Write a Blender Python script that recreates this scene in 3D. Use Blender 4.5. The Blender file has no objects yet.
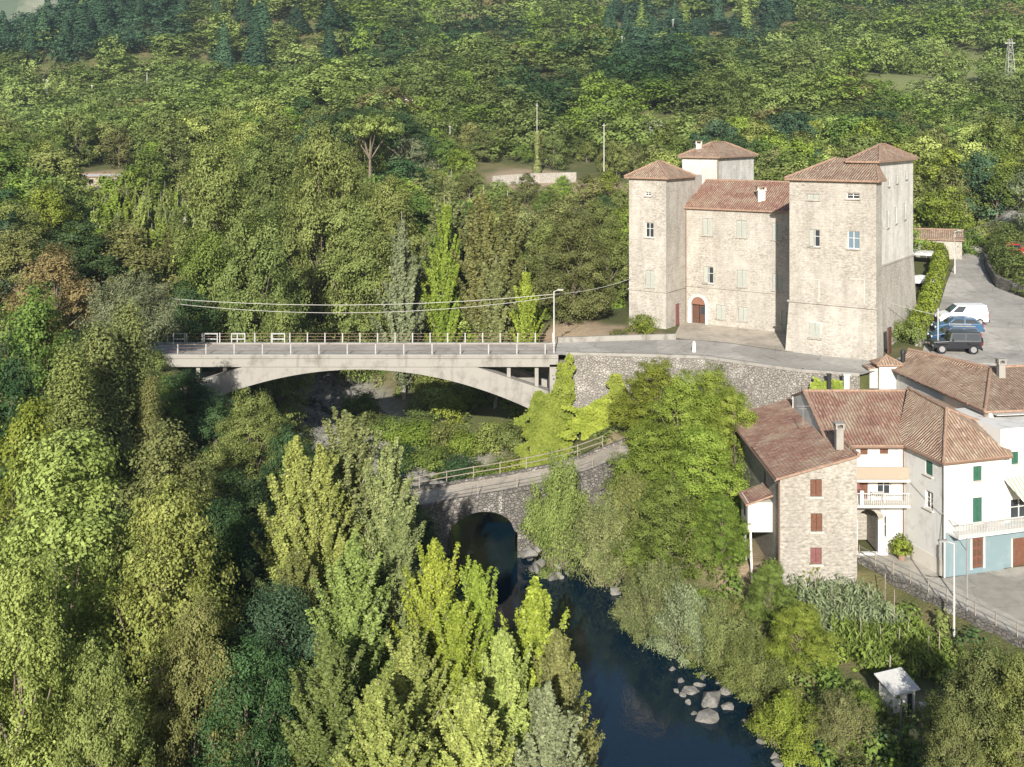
import bpy, math, random
import numpy as np
from mathutils import Vector, Matrix

# ------------------------------------------------------------------ camera, light, exposure
S = bpy.context.scene
COL = S.collection
FPX, HORIZON, EYE = 1100.0, 130.0, 21.0      # focal length in pixels, horizon row, camera height over the road
cam_d = bpy.data.cameras.new('camera'); cam = bpy.data.objects.new('camera', cam_d); COL.objects.link(cam)
cam.location = (0, 0, EYE); cam.rotation_euler = (math.radians(90), 0, 0)
cam_d.sensor_width = 36; cam_d.lens = 36 * FPX / 1024
cam_d.shift_y = -(383.5 - HORIZON) / 1024
cam_d.clip_start = 0.5; cam_d.clip_end = 8000
S.camera = cam

SUN_AZ, SUN_EL = math.radians(185.5), math.radians(24)    # azimuth clockwise from +Y
to_sun = Vector((math.sin(SUN_AZ) * math.cos(SUN_EL), math.cos(SUN_AZ) * math.cos(SUN_EL), math.sin(SUN_EL)))
W = bpy.data.worlds.new('World'); S.world = W; W.use_nodes = True
wn = W.node_tree
bg = wn.nodes['Background']; sky = wn.nodes.new('ShaderNodeTexSky'); sky.sky_type = 'NISHITA'; sky.sun_disc = False
sky.sun_elevation = SUN_EL; sky.sun_rotation = SUN_AZ; sky.air_density = 1.0; sky.dust_density = 1.0
wn.links.new(sky.outputs[0], bg.inputs[0]); bg.inputs[1].default_value = 0.068
sl = bpy.data.lights.new('sun', 'SUN'); sl.energy = 5.0; sl.angle = math.radians(0.5); sl.color = (1.0, 0.95, 0.86)
sun = bpy.data.objects.new('sun', sl); COL.objects.link(sun); sun.location = (-60, -120, 120)
sun.rotation_euler = to_sun.to_track_quat('Z', 'Y').to_euler()
S.view_settings.view_transform = 'Standard'; S.view_settings.look = 'None'
S.view_settings.exposure = 0.97; S.view_settings.gamma = 1.0; S.view_settings.use_curve_mapping = False
S.render.engine = 'CYCLES'
S.cycles.use_denoising = True
S.cycles.max_bounces = 6; S.cycles.diffuse_bounces = 3; S.cycles.transmission_bounces = 3; S.cycles.volume_bounces = 0
S.cycles.transparent_max_bounces = 6
S.cycles.volume_step_rate = 4

# ------------------------------------------------------------------ helpers
rnd = random.Random(7)
def X_(px, D): return (px - 512) * D / FPX
def Z_(py, D): return EYE - (py - HORIZON) * D / FPX
def at(px, py, D): return Vector((X_(px, D), D, Z_(py, D)))
def atz(px, py, z):
    D = FPX * (EYE - z) / (py - HORIZON); return Vector((X_(px, D), D, z))

def thing(name, label, cat, loc=(0, 0, 0), rz=0.0, group=None):
    o = bpy.data.objects.new(name, None); COL.objects.link(o); o.location = loc; o.rotation_euler = (0, 0, rz)
    o.empty_display_size = 0.3
    o['label'] = label; o['category'] = cat
    if group: o['group'] = group
    return o
def tag(o, label, cat, group=None):
    o['label'] = label; o['category'] = cat
    if group: o['group'] = group
    return o
def struct(o, kind='structure'):
    o['kind'] = kind; return o

def root_of(o):
    while o.parent is not None: o = o.parent
    return o
def link(name, me, parent=None, local=False):
    o = bpy.data.objects.new(name, me); COL.objects.link(o)
    if parent is not None:
        o.parent = parent
        if not local:
            r = root_of(parent)
            if parent is r:
                o.matrix_parent_inverse = Matrix.LocRotScale(r.location, r.rotation_euler, None).inverted()
    return o

class MB:
    """collects faces, then links them as ONE mesh with metric UVs along each face's own slope"""
    def __init__(s): s.v = []; s.f = []; s.m = []; s.sm = []
    def poly(s, pts, m=0, smooth=False):
        i = len(s.v); s.v += [tuple(p) for p in pts]; s.f.append(tuple(range(i, i + len(pts)))); s.m.append(m); s.sm.append(smooth)
    def box(s, c, size, u=(1, 0, 0), v=(0, 1, 0), m=0):
        c = Vector(c); u = Vector(u).normalized(); v = Vector(v).normalized(); w = u.cross(v)
        a, b, d = (x / 2 for x in size)
        P = [c + u * a * i + v * b * j + w * d * k for i in (-1, 1) for j in (-1, 1) for k in (-1, 1)]
        for q in ((0, 1, 3, 2), (4, 6, 7, 5), (0, 4, 5, 1), (2, 3, 7, 6), (0, 2, 6, 4), (1, 5, 7, 3)):
            s.poly([P[n] for n in q], m)
    def bar(s, a, b, w, h=None, m=0):
        a = Vector(a); b = Vector(b); d = b - a; L = d.length
        if L < 1e-6: return
        d.normalize(); up = Vector((0, 0, 1)) if abs(d.z) < .95 else Vector((0, 1, 0))
        v = up.cross(d).normalized()
        s.box((a + b) / 2, (L, w, h or w), d, v, m)
    def tube(s, pts, r, sides=8, m=0, cap=True):
        pts = [Vector(p) for p in pts]; n = len(pts); rings = []
        rs = r if isinstance(r, (list, tuple)) else [r] * n
        for i, p in enumerate(pts):
            d = (pts[min(i + 1, n - 1)] - pts[max(i - 1, 0)]).normalized()
            a = Vector((1, 0, 0)) if abs(d.x) < .8 else Vector((0, 1, 0))
            e = d.cross(a).normalized(); f = d.cross(e)
            rings.append([p + (e * math.cos(2 * math.pi * k / sides) + f * math.sin(2 * math.pi * k / sides)) * rs[i] for k in range(sides)])
        for i in range(n - 1):
            for k in range(sides):
                s.poly([rings[i][k], rings[i][(k + 1) % sides], rings[i + 1][(k + 1) % sides], rings[i + 1][k]], m, True)
        if cap: s.poly(rings[0][::-1], m); s.poly(rings[-1], m)
    def prism(s, pts, d, m=0, mside=None):
        d = Vector(d); P = [Vector(p) for p in pts]; Q = [p + d for p in P]
        s.poly(P[::-1], m); s.poly(Q, m)
        n = len(P)
        for i in range(n): s.poly([P[i], P[(i + 1) % n], Q[(i + 1) % n], Q[i]], m if mside is None else mside)
    def wall(s, o, u, Wd, H, op=(), depth=.22, m=0, mr=None, zmin=0):
        """vertical wall from o along u (outward = u x Z) with real openings (u0,u1,z0,z1) and reveals"""
        o = Vector(o); u = Vector(u).normalized(); Zv = Vector((0, 0, 1)); n = u.cross(Zv)
        P = lambda a, b, d=0: o + u * a + Zv * b - n * d
        us = sorted({0, Wd, *[x for q in op for x in q[:2]]}); zs = sorted({zmin, H, *[x for q in op for x in q[2:4]]})
        for a, b in zip(us, us[1:]):
            for c, e in zip(zs, zs[1:]):
                mu, mz = (a + b) / 2, (c + e) / 2
                if any(q[0] < mu < q[1] and q[2] < mz < q[3] for q in op): continue
                s.poly([P(a, c), P(b, c), P(b, e), P(a, e)], m)
        mr = m if mr is None else mr
        for a, b, c, e in [q[:4] for q in op]:
            s.poly([P(a, c), P(a, c, depth), P(b, c, depth), P(b, c)], mr); s.poly([P(a, e), P(b, e), P(b, e, depth), P(a, e, depth)], mr)
            s.poly([P(a, c), P(a, e), P(a, e, depth), P(a, c, depth)], mr); s.poly([P(b, c), P(b, c, depth), P(b, e, depth), P(b, e)], mr)
    def build(s, name, mats, parent=None, bevel=0, weld=False):
        me = bpy.data.meshes.new(name); me.from_pydata(s.v, [], s.f)
        mats = mats if isinstance(mats, (list, tuple)) else [mats]
        for x in mats: me.materials.append(x)
        me.polygons.foreach_set('material_index', s.m); me.polygons.foreach_set('use_smooth', s.sm)
        uv = me.uv_layers.new(name='UVMap'); data = []
        for f in me.polygons:
            n = f.normal; t = Vector((0, 0, 1)).cross(n)
            t = Vector((1, 0, 0)) if t.length < 1e-3 else t.normalized(); b = n.cross(t)
            for vi in f.vertices:
                c = me.vertices[vi].co; data += [c.dot(t), c.dot(b)]
        uv.data.foreach_set('uv', data)
        if bevel or weld:
            import bmesh
            bm = bmesh.new(); bm.from_mesh(me); bmesh.ops.remove_doubles(bm, verts=bm.verts, dist=1e-4)
            bm.to_mesh(me); bm.free()
        me.update()
        o = link(name, me, parent)
        if bevel:
            md = o.modifiers.new('bevel', 'BEVEL'); md.width = bevel; md.segments = 2; md.limit_method = 'ANGLE'; md.angle_limit = math.radians(40)
        return o

def np_mesh(name, V, F, mats, mi=None, tint=None, smooth=False):
    me = bpy.data.meshes.new(name); V = np.asarray(V, np.float32); F = np.asarray(F, np.int32); k = F.shape[1]
    me.vertices.add(len(V)); me.vertices.foreach_set('co', V.ravel())
    me.loops.add(F.size); me.loops.foreach_set('vertex_index', F.ravel())
    me.polygons.add(len(F)); me.polygons.foreach_set('loop_start', np.arange(0, F.size, k, dtype=np.int32))
    for x in (mats if isinstance(mats, (list, tuple)) else [mats]): me.materials.append(x)
    if mi is not None: me.polygons.foreach_set('material_index', np.asarray(mi, np.int32))
    if smooth: me.polygons.foreach_set('use_smooth', np.ones(len(F), bool))
    if tint is not None:
        a = me.attributes.new('tint', 'FLOAT', 'FACE'); a.data.foreach_set('value', np.asarray(tint, np.float32))
    me.update(calc_edges=True)
    return me

# ------------------------------------------------------------------ materials
def nd(nt, t, **kw):
    n = nt.nodes.new(t)
    for k, v in kw.items():
        if k.startswith('i_'):
            key = k[2:]; sock = n.inputs[int(key)] if key.isdigit() else n.inputs[key.replace('_', ' ')]
            if isinstance(v, bpy.types.NodeSocket): nt.links.new(v, sock)
            else: sock.default_value = v
        else: setattr(n, k, v)
    return n
def c4(c): return (c[0], c[1], c[2], 1)
def mixc(nt, f, a, b, blend='MIX'):
    n = nt.nodes.new('ShaderNodeMix'); n.data_type = 'RGBA'; n.blend_type = blend
    for idx, v in ((0, f), (6, a), (7, b)):
        if isinstance(v, bpy.types.NodeSocket): nt.links.new(v, n.inputs[idx])
        else: n.inputs[idx].default_value = c4(v) if idx else v
    return n.outputs[2]
def ramp(nt, f, stops, interp='LINEAR'):
    n = nt.nodes.new('ShaderNodeValToRGB'); n.color_ramp.interpolation = interp; e = n.color_ramp.elements
    while len(e) < len(stops): e.new(.5)
    for x, (p, c) in zip(e, stops): x.position = p; x.color = c4(c) if not isinstance(c, (int, float)) else (c, c, c, 1)
    nt.links.new(f, n.inputs[0]); return n.outputs[0]
def math_(nt, op, a, b=None, c=None):
    n = nt.nodes.new('ShaderNodeMath'); n.operation = op
    for i, v in enumerate((a, b, c)):
        if v is None: continue
        if isinstance(v, bpy.types.NodeSocket): nt.links.new(v, n.inputs[i])
        else: n.inputs[i].default_value = v
    return n.outputs[0]
def noise(nt, vec, scale, detail=4, rough=.55):
    n = nd(nt, 'ShaderNodeTexNoise', i_Scale=scale, i_Detail=detail, i_Roughness=rough)
    if vec is not None: nt.links.new(vec, n.inputs['Vector'])
    return n.outputs['Fac']
def bump(nt, h, strength=.4, dist=.05):
    return nd(nt, 'ShaderNodeBump', i_Height=h, i_Strength=strength, i_Distance=dist).outputs[0]
def pos(nt): return nt.nodes.new('ShaderNodeNewGeometry').outputs['Position']
def uvn(nt): return nt.nodes.new('ShaderNodeTexCoord').outputs['UV']
def scalev(nt, v, s):
    n = nt.nodes.new('ShaderNodeMapping'); nt.links.new(v, n.inputs[0]); n.inputs['Scale'].default_value = s; return n.outputs[0]
def mat(name, fn=None, color=(.5, .5, .5), rough=.8, metal=0.0, spec=.3):
    m = bpy.data.materials.new(name); m.use_nodes = True; nt = m.node_tree; b = nt.nodes['Principled BSDF']
    b.inputs['Base Color'].default_value = c4(color); b.inputs['Roughness'].default_value = rough; b.inputs['Metallic'].default_value = metal
    b.inputs['Specular IOR Level'].default_value = spec
    if fn:
        r = fn(nt, b)
        if r is not None:
            col, nrm = r if isinstance(r, tuple) else (r, None)
            nt.links.new(col, b.inputs['Base Color'])
            if nrm is not None: nt.links.new(nrm, b.inputs['Normal'])
    return m
def speckled(c, amt=.18, scale=3.0, fine=22.0):
    def fn(nt, b):
        p = pos(nt); lo = tuple(x * (1 - amt) for x in c); hi = tuple(min(1, x * (1 + amt)) for x in c)
        n1 = noise(nt, p, scale, 5); n2 = noise(nt, p, fine, 3)
        f = math_(nt, 'ADD', math_(nt, 'MULTIPLY', n1, .6), math_(nt, 'MULTIPLY', n2, .4))
        return ramp(nt, f, [(.32, lo), (.68, hi)]), bump(nt, n2, .25, .03)
    return fn

def stone_fn(light, dark, mortar, bw=.55, bh=.24, cover=.5, patch=(.62, .57, .49)):
    """coursed rubble showing through worn plaster"""
    def fn(nt, b):
        uv = uvn(nt); p = pos(nt)
        dist = nd(nt, 'ShaderNodeTexNoise', i_Scale=1.6, i_Detail=2.0); nt.links.new(uv, dist.inputs['Vector'])
        off = nd(nt, 'ShaderNodeVectorMath', operation='MULTIPLY_ADD', i_0=dist.outputs['Color'], i_1=(.34, .24, 0), i_2=uv).outputs[0]
        br = nd(nt, 'ShaderNodeTexBrick', i_Vector=off, i_Color1=c4(light), i_Color2=c4(dark), i_Mortar=c4(mortar), i_Scale=1.0)
        br.inputs['Mortar Size'].default_value = .022; br.inputs['Brick Width'].default_value = bw; br.inputs['Row Height'].default_value = bh
        br.inputs['Mortar Smooth'].default_value = .4; br.inputs['Bias'].default_value = -.1
        big = noise(nt, p, .35, 6, .65); mid = noise(nt, p, 1.7, 6, .65); fine = noise(nt, p, 14, 3)
        blot = ramp(nt, noise(nt, scalev(nt, uv, (1, 1.8, 1)), 3.4, 4, .6), [(.36, 0.0), (.62, 1.0)])
        col = mixc(nt, .68, br.outputs['Color'], mixc(nt, blot, tuple(x * .8 for x in dark), light))
        pm = ramp(nt, math_(nt, 'ADD', math_(nt, 'MULTIPLY', big, .65), math_(nt, 'MULTIPLY', mid, .35)), [(cover - .09, 0.0), (cover + .09, 1.0)])
        pc = mixc(nt, mid, tuple(x * .86 for x in patch), tuple(min(.8, x * 1.1) for x in patch))
        col = mixc(nt, math_(nt, 'MULTIPLY', pm, .75), col, pc)
        st = noise(nt, scalev(nt, p, (1.0, 1.0, .22)), .8, 6, .62)
        col = mixc(nt, ramp(nt, st, [(.44, 0.0), (.74, .62)]), col, (.21, .19, .165))
        h = math_(nt, 'ADD', math_(nt, 'MULTIPLY', br.outputs['Fac'], -.7), math_(nt, 'MULTIPLY', fine, .5))
        return col, bump(nt, h, .55, .05)
    return fn
def rubble_fn(cols, joint, sc=2.6):
    def fn(nt, b):
        uv = scalev(nt, uvn(nt), (1, 1.35, 1))
        v = nd(nt, 'ShaderNodeTexVoronoi', i_Vector=uv, i_Scale=sc); e = nd(nt, 'ShaderNodeTexVoronoi', feature='DISTANCE_TO_EDGE', i_Vector=uv, i_Scale=sc)
        sep = nd(nt, 'ShaderNodeSeparateColor', i_0=v.outputs['Color']).outputs[0]
        col = ramp(nt, sep, [(i / (len(cols) - 1), c) for i, c in enumerate(cols)])
        n = noise(nt, uvn(nt), 9, 4); col = mixc(nt, math_(nt, 'MULTIPLY', n, .5), col, tuple(x * .6 for x in cols[0]))
        ed = ramp(nt, e.outputs['Distance'], [(.02, 0.0), (.1, 1.0)])
        big = noise(nt, uvn(nt), .5, 4)
        col = mixc(nt, ramp(nt, big, [(.55, 0.0), (.7, .5)]), col, (.6, .56, .5))
        return mixc(nt, ed, joint, col), bump(nt, math_(nt, 'ADD', ed, math_(nt, 'MULTIPLY', n, .4)), .8, .08)
    return fn
def tile_fn(c1, c2, c3, pitch=.24, row=.38):
    def fn(nt, b):
        uv = uvn(nt); s = nd(nt, 'ShaderNodeSeparateXYZ', i_0=uv); p = pos(nt)
        wob = math_(nt, 'MULTIPLY', noise(nt, uv, 1.1, 2), .22)
        u = math_(nt, 'DIVIDE', math_(nt, 'ADD', s.outputs[0], wob), pitch); v = math_(nt, 'DIVIDE', math_(nt, 'ADD', s.outputs[1], wob), row)
        cell = nd(nt, 'ShaderNodeCombineXYZ', i_0=math_(nt, 'FLOOR', u), i_1=math_(nt, 'FLOOR', v)).outputs[0]
        wn_ = nd(nt, 'ShaderNodeTexWhiteNoise', noise_dimensions='2D', i_Vector=cell).outputs['Value']
        col = ramp(nt, wn_, [(0, c1), (.45, c2), (.8, c2), (1, c3)])
        big = noise(nt, p, .6, 5, .65); mid = noise(nt, p, 2.6, 5, .65)
        col = mixc(nt, ramp(nt, big, [(.42, 0.0), (.68, .75)]), col, (.40, .32, .23))
        col = mixc(nt, ramp(nt, mid, [(.5, 0.0), (.72, .7)]), col, (.17, .12, .09))
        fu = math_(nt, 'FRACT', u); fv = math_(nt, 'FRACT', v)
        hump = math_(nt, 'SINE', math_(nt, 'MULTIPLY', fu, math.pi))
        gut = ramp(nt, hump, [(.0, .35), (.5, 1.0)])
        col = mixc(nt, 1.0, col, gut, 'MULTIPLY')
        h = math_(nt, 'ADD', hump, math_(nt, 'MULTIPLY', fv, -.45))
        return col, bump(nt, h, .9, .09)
    return fn
def plaster_fn(c, stain=(.45, .42, .37), amt=.5):
    def fn(nt, b):
        p = pos(nt); big = noise(nt, p, .8, 6, .65); fine = noise(nt, p, 18, 3)
        st = noise(nt, scalev(nt, p, (1.6, 1.6, .22)), 1.0, 5, .6)
        col = mixc(nt, fine, tuple(x * .93 for x in c), c)
        col = mixc(nt, ramp(nt, big, [(.5, 0.0), (.78, amt)]), col, stain)
        col = mixc(nt, ramp(nt, st, [(.55, 0.0), (.8, amt * .8)]), col, stain)
        return col, bump(nt, fine, .2, .02)
    return fn
def asphalt_fn(c):
    def fn(nt, b):
        p = pos(nt); big = noise(nt, p, .22, 6, .6); mid = noise(nt, p, 1.5, 5); fine = noise(nt, p, 30, 2)
        f = math_(nt, 'ADD', math_(nt, 'MULTIPLY', big, .5), math_(nt, 'ADD', math_(nt, 'MULTIPLY', mid, .3), math_(nt, 'MULTIPLY', fine, .2)))
        col = ramp(nt, f, [(.35, tuple(x * .55 for x in c)), (.5, c), (.66, tuple(x * 1.35 for x in c))])
        pv_ = nd(nt, 'ShaderNodeTexVoronoi', i_Vector=scalev(nt, p, (.5, .22, 1)), i_Scale=.42)
        pc_ = nd(nt, 'ShaderNodeSeparateColor', i_0=pv_.outputs['Color']).outputs[0]
        col = mixc(nt, ramp(nt, pc_, [(.0, .4), (.22, 0.0), (.8, .22)], 'CONSTANT'), col, tuple(x * .6 for x in c))
        v = nd(nt, 'ShaderNodeTexVoronoi', feature='DISTANCE_TO_EDGE', i_Vector=p, i_Scale=.35)
        return mixc(nt, ramp(nt, v.outputs['Distance'], [(.0, .5), (.012, 0.0)]), col, (.05, .05, .05)), bump(nt, fine, .3, .02)
    return fn
def leaf_mat(name, c, c2=None, trans=.2, rough=.55):
    """two tones mixed leaf by leaf and tree by tree; light passes through the blades"""
    c2 = c2 or tuple(x * 1.35 for x in c)
    m = bpy.data.materials.new(name); m.use_nodes = True; nt = m.node_tree; b = nt.nodes['Principled BSDF']
    t = nd(nt, 'ShaderNodeAttribute', attribute_name='tint').outputs['Fac']; r = nt.nodes.new('ShaderNodeObjectInfo').outputs['Random']
    col = mixc(nt, t, tuple(x * .62 for x in c), c2)
    hs = nd(nt, 'ShaderNodeHueSaturation', i_Color=col)
    nt.links.new(math_(nt, 'ADD', math_(nt, 'MULTIPLY', r, .035), .483), hs.inputs['Hue'])
    nt.links.new(math_(nt, 'ADD', math_(nt, 'MULTIPLY', math_(nt, 'FRACT', math_(nt, 'MULTIPLY', r, 7.31)), .4), .8), hs.inputs['Value'])
    nt.links.new(hs.outputs[0], b.inputs['Base Color']); b.inputs['Roughness'].default_value = rough; b.inputs['Specular IOR Level'].default_value = .12
    tr = nd(nt, 'ShaderNodeBsdfTranslucent'); g = mixc(nt, 1.0, hs.outputs[0], (1.25, 1.3, .7), 'MULTIPLY'); nt.links.new(g, tr.inputs[0])
    mx = nd(nt, 'ShaderNodeMixShader', i_Fac=trans); nt.links.new(b.outputs[0], mx.inputs[1]); nt.links.new(tr.outputs[0], mx.inputs[2])
    nt.links.new(mx.outputs[0], nt.nodes['Material Output'].inputs[0])
    return m

MT = {}
MT['castle'] = mat('castle_stone', stone_fn((.40, .37, .325), (.205, .185, .158), (.365, .337, .297), cover=.515, patch=(.43, .403, .36)), rough=.95)
MT['castle_pale'] = mat('castle_plaster', stone_fn((.52, .50, .46), (.38, .36, .325), (.50, .48, .44), cover=.46, patch=(.60, .585, .55)), rough=.95)
MT['house_stone'] = mat('house_stone', stone_fn((.38, .35, .305), (.19, .17, .145), (.39, .365, .325), bw=.5, bh=.2, cover=.60, patch=(.42, .395, .355)), rough=.95)
MT['rubble'] = mat('rubble_wall', rubble_fn([(.19, .17, .15), (.30, .275, .24), (.25, .23, .20), (.38, .355, .315)], (.15, .137, .122), 4.2), rough=.95)
MT['rubble_low'] = mat('old_bridge_stone', rubble_fn([(.11, .10, .09), (.19, .175, .155), (.15, .14, .125), (.26, .24, .215)], (.075, .068, .06), 3.3), rough=.95)
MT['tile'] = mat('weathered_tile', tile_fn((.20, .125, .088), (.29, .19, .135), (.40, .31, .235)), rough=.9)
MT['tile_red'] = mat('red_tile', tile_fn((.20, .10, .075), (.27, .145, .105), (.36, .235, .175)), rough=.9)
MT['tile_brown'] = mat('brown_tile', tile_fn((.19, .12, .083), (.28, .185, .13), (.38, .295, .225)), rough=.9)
MT['ridge'] = mat('ridge_tile', speckled((.25, .165, .12), .4, 5, 14), rough=.9)
MT['white'] = mat('white_plaster', plaster_fn((.55, .545, .525), (.31, .29, .255), .9), rough=.9)
MT['white_worn'] = mat('worn_plaster', plaster_fn((.54, .51, .455), (.33, .30, .255), .65), rough=.9)
MT['cream'] = mat('cream_plaster', plaster_fn((.31, .255, .195), (.38, .31, .23), .4), rough=.9)
MT['teal'] = mat('teal_paint', plaster_fn((.155, .215, .235), (.26, .285, .285), .55), rough=.85)
MT['concrete'] = mat('bridge_concrete', plaster_fn((.265, .25, .225), (.115, .102, .088), .95), rough=.95)
MT['asphalt'] = mat('worn_asphalt', asphalt_fn((.33, .31, .28)), rough=.95)
MT['asphalt2'] = mat('street_asphalt', asphalt_fn((.33, .305, .265)), rough=.95)
MT['gravel_path'] = mat('pale_gravel', asphalt_fn((.38, .335, .275)), rough=.95)
MT['wood_dark'] = mat('dark_wood', speckled((.09, .045, .03), .4, 6, 30), rough=.7)
MT['shut_brown'] = mat('brown_shutter', speckled((.125, .055, .033), .3, 5, 30), rough=.7)
MT['shut_green'] = mat('green_shutter', speckled((.03, .10, .066), .25, 5, 30), rough=.6)
MT['shut_pale'] = mat('pale_shutter', speckled((.31, .32, .285), .15, 5, 30), rough=.7)
MT['shut_red'] = mat('red_grille', speckled((.16, .065, .06), .3, 5, 30), rough=.7)
MT['frame_white'] = mat('white_frame', speckled((.60, .585, .55), .1, 5, 30), rough=.6)
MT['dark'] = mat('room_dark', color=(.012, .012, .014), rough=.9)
MT['glass'] = mat('window_glass', color=(.03, .036, .042), rough=.08, spec=.6)
MT['glass_pale'] = mat('blue_glass', color=(.12, .17, .21), rough=.12, spec=.6)
MT['metal'] = mat('grey_metal', speckled((.35, .35, .34), .15, 4, 20), rough=.5, metal=.6)
MT['metal_white'] = mat('painted_metal', speckled((.44, .43, .41), .15, 4, 20), rough=.5)
MT['black_metal'] = mat('black_metal', color=(.02, .02, .022), rough=.5)
MT['copper'] = mat('downpipe_brown', color=(.16, .10, .07), rough=.6)
MT['brick'] = mat('brick_arch', speckled((.19, .095, .065), .3, 6, 20), rough=.9)
MT['wood_pole'] = mat('weathered_pole', speckled((.22, .19, .15), .3, 3, 20), rough=.85)
MT['bark'] = mat('bark', speckled((.15, .12, .09), .35, 3, 14), rough=.95)
MT['bark_pale'] = mat('pale_bark', speckled((.27, .25, .215), .3, 3, 14), rough=.95)
MT['rock'] = mat('river_rock', speckled((.145, .138, .125), .6, 1.8, 9), rough=.9)
MT['wire'] = mat('cable', color=(.36, .35, .32), rough=.6)

# foliage tones (unlit base colours)
L = {}
L['green'] = leaf_mat('leaf_green', (.095, .155, .028), (.165, .220, .050))
L['mid'] = leaf_mat('leaf_mid', (.130, .165, .042), (.205, .235, .072))
L['lime'] = leaf_mat('leaf_lime', (.190, .245, .052), (.315, .365, .105))
L['yellow'] = leaf_mat('leaf_yellow', (.185, .245, .028), (.300, .345, .055))
L['bright'] = leaf_mat('leaf_bright', (.150, .225, .026), (.250, .305, .055))
L['olive'] = leaf_mat('leaf_olive', (.130, .150, .044), (.205, .212, .076))
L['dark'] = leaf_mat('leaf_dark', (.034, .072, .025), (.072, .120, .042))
L['blue'] = leaf_mat('leaf_bluegreen', (.042, .090, .046), (.082, .138, .070))
L['silver'] = leaf_mat('leaf_silver', (.150, .185, .088), (.255, .285, .155))
L['willow'] = leaf_mat('leaf_willow', (.150, .185, .060), (.250, .270, .108))
L['brown'] = leaf_mat('leaf_rusty', (.150, .118, .050), (.225, .18, .078))
L['ivy'] = leaf_mat('leaf_ivy', (.165, .225, .024), (.270, .310, .048))
# ------------------------------------------------------------------ terrain
WATER = -13.2
RIV = np.array([(12, 20), (10.9, 40), (9.2, 59), (6.6, 72), (3.0, 81), (-1.5, 91), (-7, 103), (-14, 115), (-22, 128), (-33, 148), (-46, 178), (-62, 225), (-80, 300)], float)
RIVW = np.array([5, 4.8, 4.5, 4.2, 4.4, 5.2, 6.0, 6.5, 7, 7.5, 7, 6, 5], float)
def sm(a, b, x):
    t = np.clip((x - a) / (b - a), 0, 1); return t * t * (3 - 2 * t)
def river(X, Y):
    best = np.full(X.shape, 1e9); hw = np.zeros(X.shape); sg = np.zeros(X.shape)
    for i in range(len(RIV) - 1):
        a, b = RIV[i], RIV[i + 1]; d = b - a; L2 = d @ d
        t = np.clip(((X - a[0]) * d[0] + (Y - a[1]) * d[1]) / L2, 0, 1)
        px, py = X - a[0] - t * d[0], Y - a[1] - t * d[1]; q = np.hypot(px, py); k = q < best
        best = np.where(k, q, best); hw = np.where(k, RIVW[i] * (1 - t) + RIVW[i + 1] * t, hw); sg = np.where(k, np.sign(px * d[1] - py * d[0]), sg)
    return best, hw, sg            # sg > 0: right bank
def y_edge(X): return np.interp(X, [3, 4.6, 17.6, 25, 29.5, 34, 36, 60], [102, 102, 100.4, 94.5, 93.2, 97, 97.2, 96])
def z_road(Y): return np.interp(Y, [100, 104, 113, 128, 147, 180, 220], [0, 0, .8, 2.0, 3.4, 6.0, 10])
def wob(X, Y):
    return (np.sin(X * .021 + 1.3) * np.cos(Y * .017 + .4) * 3.2 + np.sin(X * .051 + Y * .037) * 1.4 + np.sin(X * .011 - Y * .023 + 2) * 2.6)
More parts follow.
